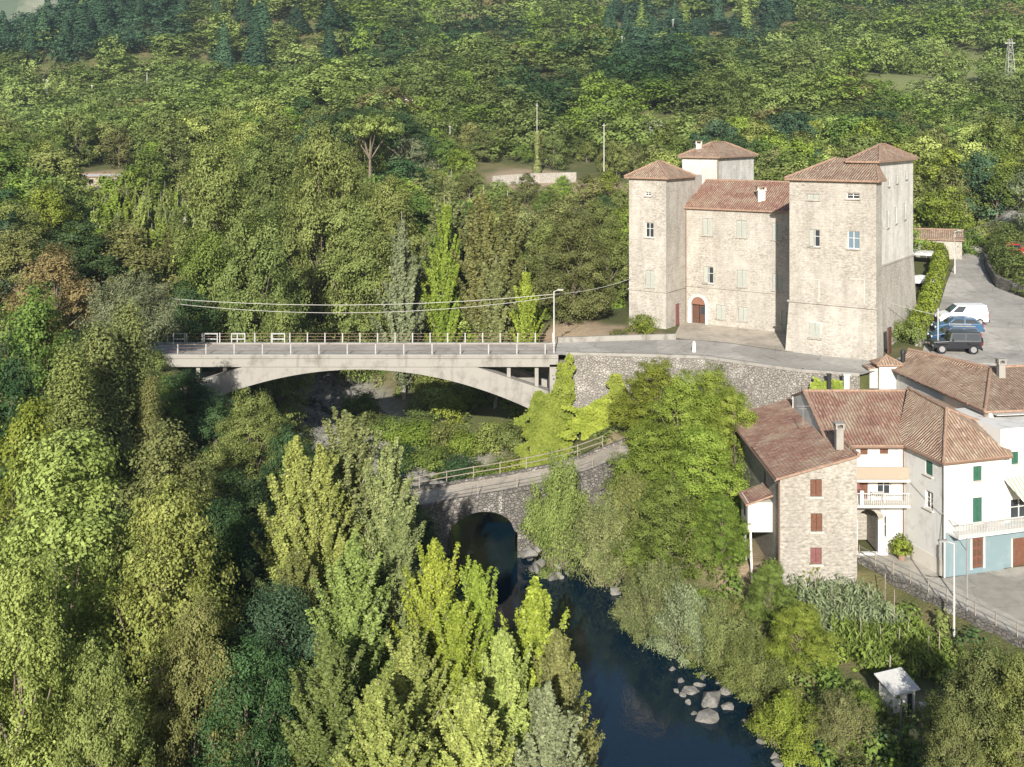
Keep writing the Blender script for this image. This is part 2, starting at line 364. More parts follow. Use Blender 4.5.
def height(X, Y):
    X = np.asarray(X, float); Y = np.asarray(Y, float); X, Y = np.broadcast_arrays(X, Y)
    d, hw, sg = river(X, Y)
    t = X / np.maximum(Y, 30)
    # right side
    sl = X - np.interp(Y, [60, 65, 81, 84], [33.5, 31, 24.6, 23])       # street edge
    low = -12.2 + .9 * sm(62, 80, Y)
    ter = np.where(sl > 0, -10.15, np.maximum(low, -10.3 + sl * .55 * (Y < 79)))
    ter = np.where((Y > 76) & (X > 18), -10.15, ter)
    ye = y_edge(X)
    ramp_ = ter + (-5.2 - ter) * sm(84, 101, Y)
    ramp_ = np.where((X > 28.5) & (Y > 82), -5.5, ramp_)
    ramp_ = np.where((X > 33.5) & (Y > 80), -3.5, ramp_)
    ramp_ = np.where((X > 42) & (Y > 84), -3.5 + 3.4 * sm(84, 96, Y), ramp_)
    top = z_road(Y) * sm(30, 42, X) + np.interp(Y, [100, 150, 185, 220], [0, 0, 5, 10]) * (1 - sm(30, 42, X))
    zr = np.where(Y > ye + 1.0, top, np.minimum(ramp_, 0))
    # left side
    zl = -8.2 + 8.2 * sm(88, 103, Y)
    zl = zl + np.interp(Y, [120, 185, 220], [0, 4, 9])
    base = np.where(sg > 0, zr, zl)
    hill = np.interp(Y, [185, 220, 260, 350, 500, 700, 900, 1300], [0, 1.5, 6, 21, 52, 98, 140, 190])
    f = np.interp(t, [-.6, -.465, -.33, -.2, 0, .25, .5], [.72, .84, 1.0, 1.05, 1, .95, 1.08])
    base = base + hill * f + wob(X, Y) * (sm(190, 300, Y) + 1.5 * sm(270, 420, Y))
    base = np.minimum(base, np.interp(t, [-.6, -.465, -.40, -.34, -.25], [56, 68, 86, 112, 400]))
    # embankment right of the road
    base = base + 2.6 * sm(1.2, 4.5, X - np.interp(Y, [100, 108, 118, 126, 131, 139, 146, 156, 175], [72, 68, 62.4, 58.7, 58.0, 60.5, 63.2, 67, 74])) * sm(100, 112, Y) * (1 - sm(170, 200, Y))
    # river cut
    bed = np.interp(Y, [60, 95, 112, 130, 180, 300], [-15.2, -14.6, -12.9, -12.4, -11.5, -4])
    wr = np.where(sg > 0, np.where(Y < 86, 6.5, np.where(Y < 103, 8.5, 15.0)), np.where(Y < 95, 11.0, 18.0))
    k = np.maximum(sm(0, 1, (d - hw) / wr), sm(168, 205, Y))
    n = np.sin(X * .9 + Y * .4) * np.cos(Y * .7 - X * .3) * .25
    z = bed + (base - bed) * k + n * np.clip(k * 4, 0, 1) * (1 - np.clip(k * 1.0, 0, 1))
    return z
def h1(x, y): return float(height(np.array([x]), np.array([y]))[0])
def hit(px, py, d0=40, d1=1400):
    """the terrain point seen at a place of the picture"""
    D = np.concatenate([np.arange(d0, 300, .5), np.arange(300, d1, 2)])
    z = EYE - (py - HORIZON) * D / FPX; g = height((px - 512) * D / FPX, D)
    i = int(np.argmax(g >= z)); D = D[i]
    return Vector(((px - 512) * D / FPX, D, float(g[i])))

def terrain_mat():
    def fn(nt, b):
        p = pos(nt); a = nd(nt, 'ShaderNodeAttribute', attribute_name='cover').outputs['Color']
        s = nd(nt, 'ShaderNodeSeparateColor', i_0=a)
        big = noise(nt, p, .12, 6, .65); mid = noise(nt, p, .9, 6, .65); fine = noise(nt, p, 6, 4)
        grass = mixc(nt, mid, (.050, .062, .018), (.10, .105, .035)); grass = mixc(nt, ramp(nt, big, [(.48, 0.0), (.62, .8)]), grass, (.15, .125, .058))
        earth = mixc(nt, mid, (.18, .13, .08), (.36, .28, .19))
        v = nd(nt, 'ShaderNodeTexVoronoi', i_Vector=p, i_Scale=1.3)
        gr = mixc(nt, v.outputs['Distance'], (.36, .34, .31), (.14, .13, .11)); gr = mixc(nt, fine, gr, (.28, .27, .24))
        col = mixc(nt, s.outputs[0], grass, gr); col = mixc(nt, s.outputs[1], col, earth)
        col = mixc(nt, s.outputs[2], col, mixc(nt, mid, (.10, .125, .04), (.18, .19, .075)))
        return col, bump(nt, fine, .7, .2)
    return mat('terrain_cover', fn, rough=1.0)
def axis(lo, dl, hi, dh, step, grow, end_lo, end_hi):
    a = list(np.arange(dl, dh + .01, step)); s = step; x = dl
    while x > end_lo: s *= grow; x -= s; a.insert(0, x)
    s = step; x = dh
    while x < end_hi: s *= grow; x += s; a.append(x)
    return np.array(a)
xs = axis(0, -60, 0, 80, 1.0, 1.09, -900, 900); ys = axis(0, 22, 0, 190, 1.0, 1.06, 21, 1400)
GX, GY = np.meshgrid(xs, ys); GZ = height(GX, GY)
nx, ny = len(xs), len(ys)
idx = np.arange(nx * ny).reshape(ny, nx)
F = np.stack([idx[:-1, :-1], idx[:-1, 1:], idx[1:, 1:], idx[1:, :-1]], -1).reshape(-1, 4)
me = np_mesh('ground', np.stack([GX, GY, GZ], -1).reshape(-1, 3), F, terrain_mat(), smooth=True)
EARTH = [(10, 113.5, 6.5), (6, 118, 5), (17, 78, 3), (15.5, 82, 4), (8, 96, 3), (-10, 150, 9), (2, 150, 6), (22, 62, 4)]
d_, hw_, sg_ = river(GX, GY)
cov = np.zeros((ny, nx, 4)); cov[..., 3] = 1
cov[..., 0] = 1 - sm(0.5, 4, d_ - hw_)
for ex, ey, er in EARTH: cov[..., 1] = np.maximum(cov[..., 1], 1 - sm(er * .6, er, np.hypot(GX - ex, (GY - ey))))
MEADOW = [hit(px, py) for px, py in ((905, 96), (925, 92), (945, 88), (965, 75))]
for m in MEADOW: cov[..., 2] = np.maximum(cov[..., 2], 1 - sm(12, 24, np.hypot(GX - m.x, (GY - m.y) * .6)))
BARE = [(hit(530, 178), 11), (hit(600, 190), 8), (hit(100, 178), 9), (hit(398, 168), 9), (hit(20, 150), 7), (hit(465, 22), 12)]
for m, r in BARE: cov[..., 1] = np.maximum(cov[..., 1], 1 - sm(r * .6, r, np.hypot(GX - m.x, (GY - m.y) * .8)))
at_ = me.attributes.new('cover', 'FLOAT_COLOR', 'POINT'); at_.data.foreach_set('color', cov.reshape(-1).astype(np.float32))
struct(link('ground', me))

# far mountains beyond the valley
mx = np.linspace(-1250, -250, 70); my = np.linspace(1150, 1900, 26); MX, MY = np.meshgrid(mx, my)
MZ = 10 + 230 * sm(1180, 1800, MY) + 22 * np.sin(MX * .011) * np.cos(MY * .006) + 12 * np.sin(MX * .034 + MY * .02) + 5 * np.sin(MX * .09 - MY * .05)
idx = np.arange(MX.size).reshape(MX.shape)
F = np.stack([idx[:-1, :-1], idx[:-1, 1:], idx[1:, 1:], idx[1:, :-1]], -1).reshape(-1, 4)
def far_fn(nt, b):
    p = pos(nt); n = noise(nt, p, .03, 6, .7); m = noise(nt, p, .006, 5, .6)
    return mixc(nt, ramp(nt, m, [(.45, 0.0), (.6, 1.0)]), mixc(nt, n, (.03, .05, .025), (.09, .11, .05)), mixc(nt, n, (.14, .15, .09), (.26, .25, .17)))
struct(link('mountain', np_mesh('mountain', np.stack([MX, MY, MZ], -1).reshape(-1, 3), F, mat('far_slopes', far_fn, rough=1), smooth=True)))

# water
def water_mat():
    m = bpy.data.materials.new('river_water'); m.use_nodes = True; nt = m.node_tree; nt.nodes.remove(nt.nodes['Principled BSDF'])
    p = pos(nt); n = noise(nt, scalev(nt, p, (1.0, .55, 1)), 1.5, 5, .6); n2 = noise(nt, p, .25, 3); bp = bump(nt, math_(nt, 'ADD', n, n2), .22, .06)
    g = nd(nt, 'ShaderNodeBsdfGlossy', i_Roughness=.03, i_Normal=bp); t = nd(nt, 'ShaderNodeBsdfTransparent', i_Color=(.055, .105, .135, 1)); f = nd(nt, 'ShaderNodeFresnel', i_IOR=1.42, i_Normal=bp)
    db = nd(nt, 'ShaderNodeBsdfDiffuse', i_Color=(.0025, .017, .034, 1)); bd = nd(nt, 'ShaderNodeMixShader', i_0=.62, i_1=t.outputs[0], i_2=db.outputs[0])
    mx_ = nd(nt, 'ShaderNodeMixShader', i_0=f.outputs[0], i_1=bd.outputs[0], i_2=g.outputs[0]); nt.links.new(mx_.outputs[0], nt.nodes['Material Output'].inputs[0]); return m
wm = MB(); wm.poly([(-30, 22, WATER), (26, 22, WATER), (26, 118, WATER), (-30, 118, WATER)])
struct(wm.build('river_water', water_mat()))
rp = MB()       # broken shallow stream upstream of the old bridge
pts = []
for i in range(30):
    y = 104 + i * 2.2; c = np.interp(y, RIV[:, 1], RIV[:, 0]) + 1.2 * math.sin(y * .21) + .5; w = 1.1 + .7 * math.sin(y * .37 + 1); z = float(np.interp(y, [60, 95, 112, 130, 180], [-15.2, -14.6, -12.9, -12.4, -11.5])) + .12
    pts.append((c, w, y, max(z, WATER + .06)))
for (c, w, y, z), (c2, w2, y2, z2) in zip(pts, pts[1:]): rp.poly([(c - w, y, z), (c + w, y, z), (c2 + w2, y2, z2), (c2 - w2, y2, z2)])
def rap_fn(nt, b):
    p = pos(nt); n = noise(nt, p, 2.2, 6, .7); b.inputs['Roughness'].default_value = .12
    return ramp(nt, n, [(.5, (.012, .016, .018)), (.64, (.05, .055, .055)), (.72, (.5, .5, .48))]), bump(nt, n, .6, .15)
struct(rp.build('shallow_stream', mat('stream_water', rap_fn)))

# ------------------------------------------------------------------ roads
def strip(name, left, right, m, n=60, cross=8, lift=.05, flat=None):
    def resample(pl, n):
        pl = [Vector((*q, 0)) if len(q) == 2 else Vector(q) for q in pl]; L_ = [0]
        for a, b in zip(pl, pl[1:]): L_.append(L_[-1] + (b - a).length)
        out = []
        for i in range(n):
            s = L_[-1] * i / (n - 1); k = max(j for j in range(len(L_) - 1) if L_[j] <= s + 1e-9); t = (s - L_[k]) / max(L_[k + 1] - L_[k], 1e-9); out.append(pl[k].lerp(pl[k + 1], t))
        return out
    A, B = resample(left, n), resample(right, n); V = np.array([A[i].lerp(B[i], j / cross) for i in range(n) for j in range(cross + 1)])
    V[:, 2] = (height(V[:, 0], V[:, 1]) if flat is None else flat) + lift
    idx = np.arange(n * (cross + 1)).reshape(n, cross + 1)
    F = np.stack([idx[:-1, :-1], idx[:-1, 1:], idx[1:, 1:], idx[1:, :-1]], -1).reshape(-1, 4)
    me = np_mesh(name, V, F, m); return struct(link(name, me))
# road past the castle (flat at z = 0), then the car park and the lane climbing away
strip('castle_road', [(4.2, 108.2), (12, 109.5), (17.5, 110), (21.5, 108.0), (25.6, 104.2), (30, 101.4), (34.2, 99.4), (37, 103)], [(4.2, 102.5), (17.6, 100.9), (21.5, 97.8), (25, 95.1), (29.5, 93.8), (33.5, 97.3), (36, 97.7), (44, 97.0)], MT['asphalt'], 50, 6, .06, 0.0)
strip('forecourt', [(18.6, 120.5), (23.4, 117), (28, 113.8), (30.5, 112)], [(16.2, 110.6), (21.5, 108.05), (25.2, 104.6), (26.4, 103.6)], MT['gravel_path'], 20, 5, .085, 0.0)
strip('car_park', [(36.9, 98), (38.8, 104), (41.6, 110), (47, 121), (53, 134), (58.8, 146), (62, 156), (68, 166), (80, 180)], [(84, 90), (74, 100), (68.5, 107), (62, 118), (58.2, 126), (57.5, 131), (60, 139), (62.6, 146), (66, 154), (73, 163), (84, 174)], MT['asphalt'], 90, 20, .07)
strip('village_street', [(24.9, 80.3), (26.2, 77.5), (28.6, 71.8), (31.5, 65.5), (34.5, 60)], [(29.2, 80.3), (30.0, 76.2), (36, 78.2), (44, 80), (52, 82)], MT['asphalt2'], 40, 8, .05, -10.1)
strip('river_path', [(10, 95.5), (13, 97.8), (15, 99)], [(9.5, 92.6), (14, 93.2), (17, 95)], MT['gravel_path'], 14, 4, .06)

# haze
hz = MB(); hz.box((0, 800, 131.5), (2800, 2400, 297))
hm = bpy.data.materials.new('haze'); hm.use_nodes = True; hn = hm.node_tree; hn.nodes.remove(hn.nodes['Principled BSDF'])
pv = nd(hn, 'ShaderNodeVolumePrincipled', i_Color=(.66, .82, 1.0, 1), i_Density=.00012); pv.inputs['Anisotropy'].default_value = 0.1
hn.links.new(pv.outputs[0], hn.nodes['Material Output'].inputs['Volume'])
struct(hz.build('haze', hm), 'stuff')
# ------------------------------------------------------------------ windows, roofs
def window(parent, o, u, a, b, z0, z1, style, depth=.14):
    """o = wall origin, u = wall direction; fills the opening a..b, z0..z1"""
    o = Vector(o); u = Vector(u).normalized(); Zv = Vector((0, 0, 1)); n = u.cross(Zv)
    P = lambda s, z, d=0: o + u * s + Zv * z + n * d
    w, h = b - a, z1 - z0; c = (a + b) / 2; cz = (z0 + z1) / 2; fw = .07
    m = MB()
    for s in (a + fw / 2, b - fw / 2): m.box(P(s, cz, -depth), (fw, .07, h), u, -n)
    for z in (z0 + fw / 2, z1 - fw / 2): m.box(P(c, z, -depth), (w - 2 * fw, .066, fw), u, -n)
    if style in ('glass', 'dark', 'pale', 'half'):
        m.box(P(c, cz, -depth), (.05, .06, h - 2 * fw), u, -n); m.box(P(c, z0 + h * .6, -depth), (w - 2 * fw, .055, .04), u, -n)
    m.box(P(c, z0 - .05, .05), (w + .2, .18, .08), u, -n, 1)           # sill
    wn_ = m.build('window', [MT['frame_white'] if style not in ('brown', 'green', 'red') else MT['wood_dark'], MT['castle'] if root_of(parent).name == 'castle' else MT['white_worn']], parent)
    p = MB()
    if style in ('glass', 'dark', 'pale', 'half'):
        p.box(P(c, cz, -depth - .05), (w - .1, .02, h - .1), u, -n)
        p.build('pane', MT['glass_pale'] if style == 'pale' else MT['glass'], wn_)
        if style == 'half':
            q = MB(); q.box(P(a + w * .25, cz, .03), (w * .42, .05, h * .94), u, -n)
            for k in range(9): q.box(P(a + w * .25, z0 + h * (.08 + .105 * k), .065), (w * .36, .02, .035), u, -n)
            q.build('shutter', MT['shut_pale'], wn_)
    else:
        mm = {'shut': 'shut_pale', 'brown': 'shut_brown', 'green': 'shut_green', 'red': 'shut_red'}[style]
        for sgn in (-1, 1):
            q = MB(); sc = c + sgn * w * .245
            q.box(P(sc, cz, -.07), (w * .455, .05, h - .1), u, -n)
            k = 0
            while k * .11 < h - .4: q.box(P(sc, z0 + .2 + k * .11, -.035), (w * .34, .03, .05), u, -n); k += 1
            q.build('shutter', MT[mm], wn_)
    return wn_
def back(mb, o, u, a, b, z0, z1, d=.5, m=0):
    o = Vector(o); u = Vector(u).normalized(); Zv = Vector((0, 0, 1)); n = u.cross(Zv)
    mb.poly([o + u * a + Zv * z0 - n * d, o + u * b + Zv * z0 - n * d, o + u * b + Zv * z1 - n * d, o + u * a + Zv * z1 - n * d], m)
def roof_mesh(planes, m, parent, thick=.16, ridges=(), rr=.12, name='roof'):
    """planes = convex polygons (outward); each becomes a slab; ridges get a line of half-round tiles"""
    mb = MB()
    for p in planes:
        p = [Vector(q) for q in p]; n = (p[1] - p[0]).cross(p[2] - p[0])
        if n.z < 0: p = p[::-1]
        mb.prism([q - Vector((0, 0, thick)) for q in p], (0, 0, thick), 0, 1)
    for r in ridges:
        r = [Vector(q) for q in r]
        for a, b in zip(r, r[1:]):
            k = max(1, int((b - a).length / .42))
            for i in range(k):
                j = .02 * rnd.uniform(-1, 1); e = Vector((j, j, .03)); mb.tube([a.lerp(b, i / k) + e, a.lerp(b, (i + 1.08) / k) + e], [rr * rnd.uniform(.85, 1.1), rr * .95], 7, 1)
    return mb.build(name, [m, MT['ridge']], parent)
def chimney(parent, base, w, h, mats=('white_worn', 'ridge')):
    base = Vector(base); m = MB(); m.box(base + Vector((0, 0, h / 2 - .3)), (w, w, h + .6)); m.box(base + Vector((0, 0, h + .04)), (w * 1.3, w * 1.3, .1))
    for sx in (-1, 1):
        for sy in (-1, 1): m.box(base + Vector((sx * w * .5, sy * w * .5, h + .2)), (w * .22, w * .22, .26))
    m.box(base + Vector((0, 0, h + .38)), (w * 1.4, w * 1.4, .08), m=1)
    return m.build('chimney', [MT[mats[0]], MT[mats[1]]], parent)
def pipe(parent, pts, r=.055, m='copper', name='downpipe'):
    b = MB(); b.tube(pts, r, 7); return b.build(name, MT[m], parent)

# ------------------------------------------------------------------ castle
CA = math.radians(34.4); CU = Vector((math.cos(CA), -math.sin(CA), 0)); CV = Vector((math.sin(CA), math.cos(CA), 0)); CO = Vector((12.6, 118.5, 0))
def C(u, v, z): return CO + CU * u + CV * v + Vector((0, 0, z))
def cu(px, v):      # u where the front plane at v meets a picture column
    t = (px - 512) / FPX; a = CO + CV * v
    return (t * a.y - a.x) / (CU.x - t * CU.y)
def cz(px, py, v): p = C(cu(px, v), v, 0); return EYE - (py - HORIZON) * p.y / FPX
def cvr(px, u):     # v where a right face at u meets a column
    t = (px - 512) / FPX; a = CO + CU * u
    return (t * a.y - a.x) / (CV.x - t * CV.y)
castle = thing('castle', 'pale stone castle with four tiled corner towers beside the road', 'castle', (22, 112, 0))
def front_op(px, py, wpx, hpx, v, u0=0):
    u = cu(px, v); D = C(u, v, 0).y; w = wpx * D / FPX / .9; h = hpx * D / FPX; z = cz(px, py, v)
    return [u - u0 - w / 2, u - u0 + w / 2, z - h / 2, z + h / 2]
def block(name, u0, u1, v0, v1, z0, z1, ops, label=None, right_ops=(), course=None, m='castle'):
    b = MB()
    b.wall(C(u0, v0, 0), CU, u1 - u0, z1, [o[:4] for o in ops], .28, zmin=z0)
    b.wall(C(u1, v0, 0), CV, v1 - v0, z1, [o[:4] for o in right_ops], .28, zmin=z0)
    b.wall(C(u1, v1, 0), -CU, u1 - u0, z1, zmin=z0); b.wall(C(u0, v1, 0), -CV, v1 - v0, z1, zmin=z0)
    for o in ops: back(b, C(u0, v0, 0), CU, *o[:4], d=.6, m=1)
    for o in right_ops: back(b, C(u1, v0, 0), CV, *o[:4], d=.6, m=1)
    b.poly([C(u0, v0, z1 - .02), C(u1, v0, z1 - .02), C(u1, v1, z1 - .02), C(u0, v1, z1 - .02)])
    t = b.build(name, [MT[m], MT['dark']], castle)
    if label: t['label'] = label
    for o in ops:
        if len(o) > 4 and o[4]: window(t, C(u0, v0, 0), CU, *o)
    for o in right_ops:
        if len(o) > 4 and o[4]: window(t, C(u1, v0, 0), CV, *o)
    if course:
        c = MB()
        for z in course:
            c.box(C((u0 + u1) / 2, v0 - .05, z), (u1 - u0 + .2, .12, .13), CU, CV); c.box(C(u1 + .05, (v0 + v1) / 2 + .02, z), (.12, v1 - v0, .13), CU, CV)
        c.build('string_course', MT['castle'], t)
    return t
def hip(parent, u0, u1, v0, v1, z, ridge, zr, m, oh=.4):
    u0 -= oh; u1 += oh; v0 -= oh; v1 += oh; zl = z - .02
    A, B, D, E = C(u0, v0, zl), C(u1, v0, zl), C(u1, v1, zl), C(u0, v1, zl)
    R, Q = C(*ridge[0], zr), C(*ridge[1], zr)
    if (R - Q).length < .05: pl = [(A, B, R), (B, D, R), (D, E, R), (E, A, R)]; rd = [(A, R), (B, R), (D, R), (E, R)]
    elif abs(ridge[0][1] - ridge[1][1]) < abs(ridge[0][0] - ridge[1][0]): pl = [(A, B, Q, R), (B, D, Q), (D, E, R, Q), (E, A, R)]; rd = [(A, R), (B, Q), (D, Q), (E, R), (R, Q)]
    else: pl = [(A, B, R), (B, D, Q, R), (D, E, Q), (E, A, R, Q)]; rd = [(A, R), (B, R), (D, Q), (E, Q), (R, Q)]
    return roof_mesh(pl, m, parent, .18, rd)
# left front tower
ops = [front_op(648, 194, 6, 4, 0) + ['dark'], front_op(649.5, 230, 8.5, 15, 0) + ['dark'], front_op(650, 279, 9, 17, 0) + ['shut']]
t = block('tower', 0, 4.41, 0, 9, -.6, 16.0, ops, 'slim left front tower', course=[3.9])
hip(t, 0, 4.41, 0, 6, 16.0, ((2.2, 2.6), (2.2, 3.2)), 17.6, MT['tile'])
d = MB(); v = cvr(677, 4.41); d.box(C(4.45, v, 1.2), (.1, .75, 2.3), CU, CV); d.build('door', MT['shut_red'], t)
# central wing
V0 = 4.6
ops = []
for px, py, st in ((707.5, 227, 'shut'), (741.5, 229, 'shut'), (777, 231.5, 'shut'), (708.5, 275, 'half'), (742, 278.5, 'shut'), (777.5, 282, 'shut')): ops.append(front_op(px, py, 9.5, 17, V0, 4.41) + [st])
for px, py in ((721, 312), (743, 314), (786.5, 318)): ops.append(front_op(px, py, 9, 14, V0, 4.41) + ['shut'])
pu = cu(698.5, V0) - 4.41; pr = .82
portal = [pu - pr, pu + pr, -.1, 2.15]
t = block('wing', 4.41, 19.2, V0, 15, -.6, 12.65, ops + [portal], 'lower central wing with arched portal', course=[4.1])
r0 = C(4.41, 4.25, 12.65); r1 = C(19.2, 4.25, 12.65); g0 = C(4.41, 10, 15.35); g1 = C(19.2, 10, 15.35); b0 = C(4.41, 15.4, 12.65); b1 = C(19.2, 15.4, 12.65)
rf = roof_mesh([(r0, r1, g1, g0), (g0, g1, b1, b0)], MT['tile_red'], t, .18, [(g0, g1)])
for gap in (g0, g1): pass
gm = MB(); gm.prism([C(18.9, 4.6, 12.6), C(18.9, 10, 15.15), C(18.9, 15, 12.6)], CU * .28); gm.build('gable', MT['castle'], t); gm = MB(); gm.prism([C(4.43, 4.6, 12.6), C(4.43, 10, 15.15), C(4.43, 15, 12.6)], CU * .28); gm.build('gable', MT['castle'], t)
chimney(rf, C(cu(761, 6.3), 6.3, 13.5), .75, 1.1)
# portal: arch, doors
b = MB(); n = 14; a0 = C(4.41 + pu, V0, 0)
for k in range(n):
    a1, a2 = math.pi * k / n, math.pi * (k + 1) / n
    for r_in, r_out, mi, pr_ in ((pr, pr + .34, 0, .10),):
        q = [a0 + CU * (r * math.cos(a)) + Vector((0, 0, 2.15 + r * math.sin(a))) for r, a in ((r_in, a1), (r_out, a1), (r_out, a2), (r_in, a2))]
        b.prism([x - CV * .0 for x in q], -CV * pr_, mi)
    q = [a0, a0 + CU * (pr * math.cos(a1)), a0 + CU * (pr * math.cos(a2))]; q = [q[0] + Vector((0, 0, 2.15)), q[1] + Vector((0, 0, 2.15 + pr * math.sin(a1))), q[2] + Vector((0, 0, 2.15 + pr * math.sin(a2)))]
    b.prism(q, -CV * .05, 1)
for sgn in (-1, 1): b.box(a0 + CU * (sgn * (pr + .17)) + Vector((0, 0, 1.02)) - CV * .05, (.34, .1, 2.25), CU, CV, 0)
pt = b.build('portal', [MT['castle_pale'], MT['brick']], t)
b = MB()
for k in range(2): b.box(a0 + CU * (-.41 + .82 * k) + CV * .3 + Vector((0, 0, 1.0)), (.74, .08, 2.2), CU, CV)
b.box(a0 + CU * .41 + CV * .24 + Vector((0, 0, 1.5)), (.5, .04, .8), CU, CV, 1); b.build('door', [MT['wood_dark'], MT['glass']], t)
pipe(t, [C(4.6, 4.45, 12.4), C(4.6, 4.45, 0)], .06)
# right front tower, battered base
VF = -3.6
ops = [front_op(813, 197, 11, 6, VF, 19.2) + ['shut'], front_op(853, 196, 12, 6, VF, 19.2) + ['dark'], front_op(814.5, 238, 10, 17.5, VF, 19.2) + ['half'], front_op(853.5, 240, 11, 18, VF, 19.2) + ['pale'], front_op(815, 330, 11, 16, VF - .35, 19.2) + ['shut']]
t = block('tower', 19.2, 26.6, VF, .7, -.8, 16.42, ops[:4], 'broad right front tower with flared base')
b = MB(); b.wall(C(26.6, VF, 0), CU, .75, 16.42, zmin=-.8); b.wall(C(27.35, VF, 0), CV, 1.75, 16.42, zmin=-.8); b.wall(C(27.35, VF + 1.75, 0), -CU, .75, 16.42, zmin=-.8); b.poly([C(26.6, VF, 16.4), C(27.35, VF, 16.4), C(27.35, VF + 1.75, 16.4), C(26.6, VF + 1.75, 16.4)])
b.build('buttress', MT['castle'], t)
b = MB(); e = .55; zt = 4.75                                   # flared base
F0 = [C(19.17, VF - .05, zt), C(27.4, VF - .05, zt), C(27.4, -1.9, zt), C(19.17, 3, zt)]; F1 = [C(19.2 - .28, VF - e, -.9), C(27.35 + .2, VF - e, -.9), C(27.55, -1.9, -.9), C(19.2 - .28, 3, -.9)]
for i in range(4): b.poly([F1[i], F1[(i + 1) % 4], F0[(i + 1) % 4], F0[i]])
b.poly(F0)
b.build('flared_base', MT['rubble_pale'] if 'rubble_pale' in MT else MT['castle'], t)
c = MB(); c.box(C(23.28, VF - .1, zt + .02), (8.5, .2, .16), CU, CV); c.build('string_course', MT['castle'], t)
o = ops[4]; window(t, C(19.2, VF - .4, 0), CU, *o)
for px in (812, 857):                                          # walled-up openings
    o = front_op(px, 291, 13, 24, VF, 19.2); b = MB()
    b.box(C(19.2 + o[1], VF - .02, (o[2] + o[3]) / 2), (.06, .05, o[3] - o[2]), CU, CV); b.box(C(19.2 + (o[0] + o[1]) / 2, VF - .02, o[3]), (o[1] - o[0], .05, .06), CU, CV); b.build('blind_window', MT['white_worn'], t)
ez = 16.42; E1, E2 = C(18.85, VF - .4, ez), C(27.7, VF - .4, ez); R1, R2 = C(22, 1.5, 18.27), C(26.0, 1.5, 18.27); E3, E4 = C(27.7, 1.5, ez + .0), C(18.85, 8.2, ez)
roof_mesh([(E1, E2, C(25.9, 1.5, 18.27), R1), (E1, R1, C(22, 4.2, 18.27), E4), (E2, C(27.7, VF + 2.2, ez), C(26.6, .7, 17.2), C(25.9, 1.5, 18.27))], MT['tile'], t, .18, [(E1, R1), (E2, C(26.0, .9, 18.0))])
# right rear tower
UR = 26.3
ro = []
for px, py in ((890, 182), (898, 179), (907.5, 175)):
    vv = cvr(px, UR); p = C(UR, vv, 0); z = EYE - (py - HORIZON) * p.y / FPX; ro.append([vv - .6 - .28, vv - .6 + .28, z - .4, z + .4, 'shut'])
for px, py in ((889, 219), (897, 215), (906, 211)):
    vv = cvr(px, UR); p = C(UR, vv, 0); z = EYE - (py - HORIZON) * p.y / FPX; ro.append([vv - .6 - .3, vv - .6 + .3, z - .8, z + .8, 'shut'])
t = block('tower', 23.9, UR, .1, 13.2, -.5, 18.1, [], 'tall right rear tower', ro, m='castle_pale')
hip(t, 23.9, UR, .1, 13.2, 18.1, ((25.0, 5.8), (25.0, 7.6)), 19.55, MT['tile'])
c = MB(); c.box(C(UR + .05, 6.0, 8.0), (.14, 14.6, .15), CU, CV); c.build('string_course', MT['castle'], t)
b = MB(); F0 = [C(UR + .03, -1.8, 7.9), C(UR + .03, 13.25, 7.9)]; F1 = [C(UR + .4, -1.8, -.6), C(UR + .45, 13.5, -.6)]; b.poly([F1[0], F1[1], F0[1], F0[0]]); b.poly([F1[1], C(UR - 2, 13.5, -.6), C(UR - 2, 13.25, 7.9), F0[1]]); b.build('flared_base', MT['castle'], t)
d = MB(); vv = cvr(886, 27.1); d.box(C(27.42, vv, 1.25), (.14, .95, 2.4), CU, CV); d.build('door', MT['wood_dark'], t)
# left rear tower
t = block('tower', .05, 4.49, 13.05, 23.9, -.5, 17.95, [], 'left rear tower', m='castle_pale')
r = hip(t, .05, 4.49, 13.05, 23.9, 17.95, ((2.2, 16.5), (2.2, 20.5)), 19.5, MT['tile'])
chimney(r, C(1.2, 15.0, 18.6), .6, .7); pipe(t, [C(4.55, 13.0, 17.7), C(4.55, 13.0, 6)], .06)

# ------------------------------------------------------------------ road bridge
bridge = thing('road_bridge', 'long concrete road bridge with shallow arch and railings', 'bridge', (-15, 105, 0))
YN, YF = 102.2, 108.2; X0, X1 = -40.0, 4.3
b = MB(); b.box(((X0 + X1) / 2, (YN + YF) / 2, -.53), (X1 - X0, YF - YN, .96)); b.build('deck', MT['concrete'], bridge)
b = MB(); b.poly([(X0, YN + .5, -.0), (X1, YN + .5, -.0), (X1, YF - .5, -.0), (X0, YF - .5, -.0)]); b.build('roadway', MT['asphalt'], bridge)
for y in (YN + .22, YF - .22): b = MB(); b.box(((X0 + X1) / 2, y, .03), (X1 - X0, .44, .22)); b.build('kerb', MT['concrete'], bridge)
b = MB(); b.box(((X0 + X1) / 2, YN - .06, -.12), (X1 - X0, .12, .16)); b.build('ledge', MT['concrete'], bridge)
CX, HALF = -14.2, 17.6
def soffit(x): return -1.28 - .0146 * (x - CX) ** 2
def extr(x): return -.95 - .335 * max(0, abs(x - CX) - 10.6)
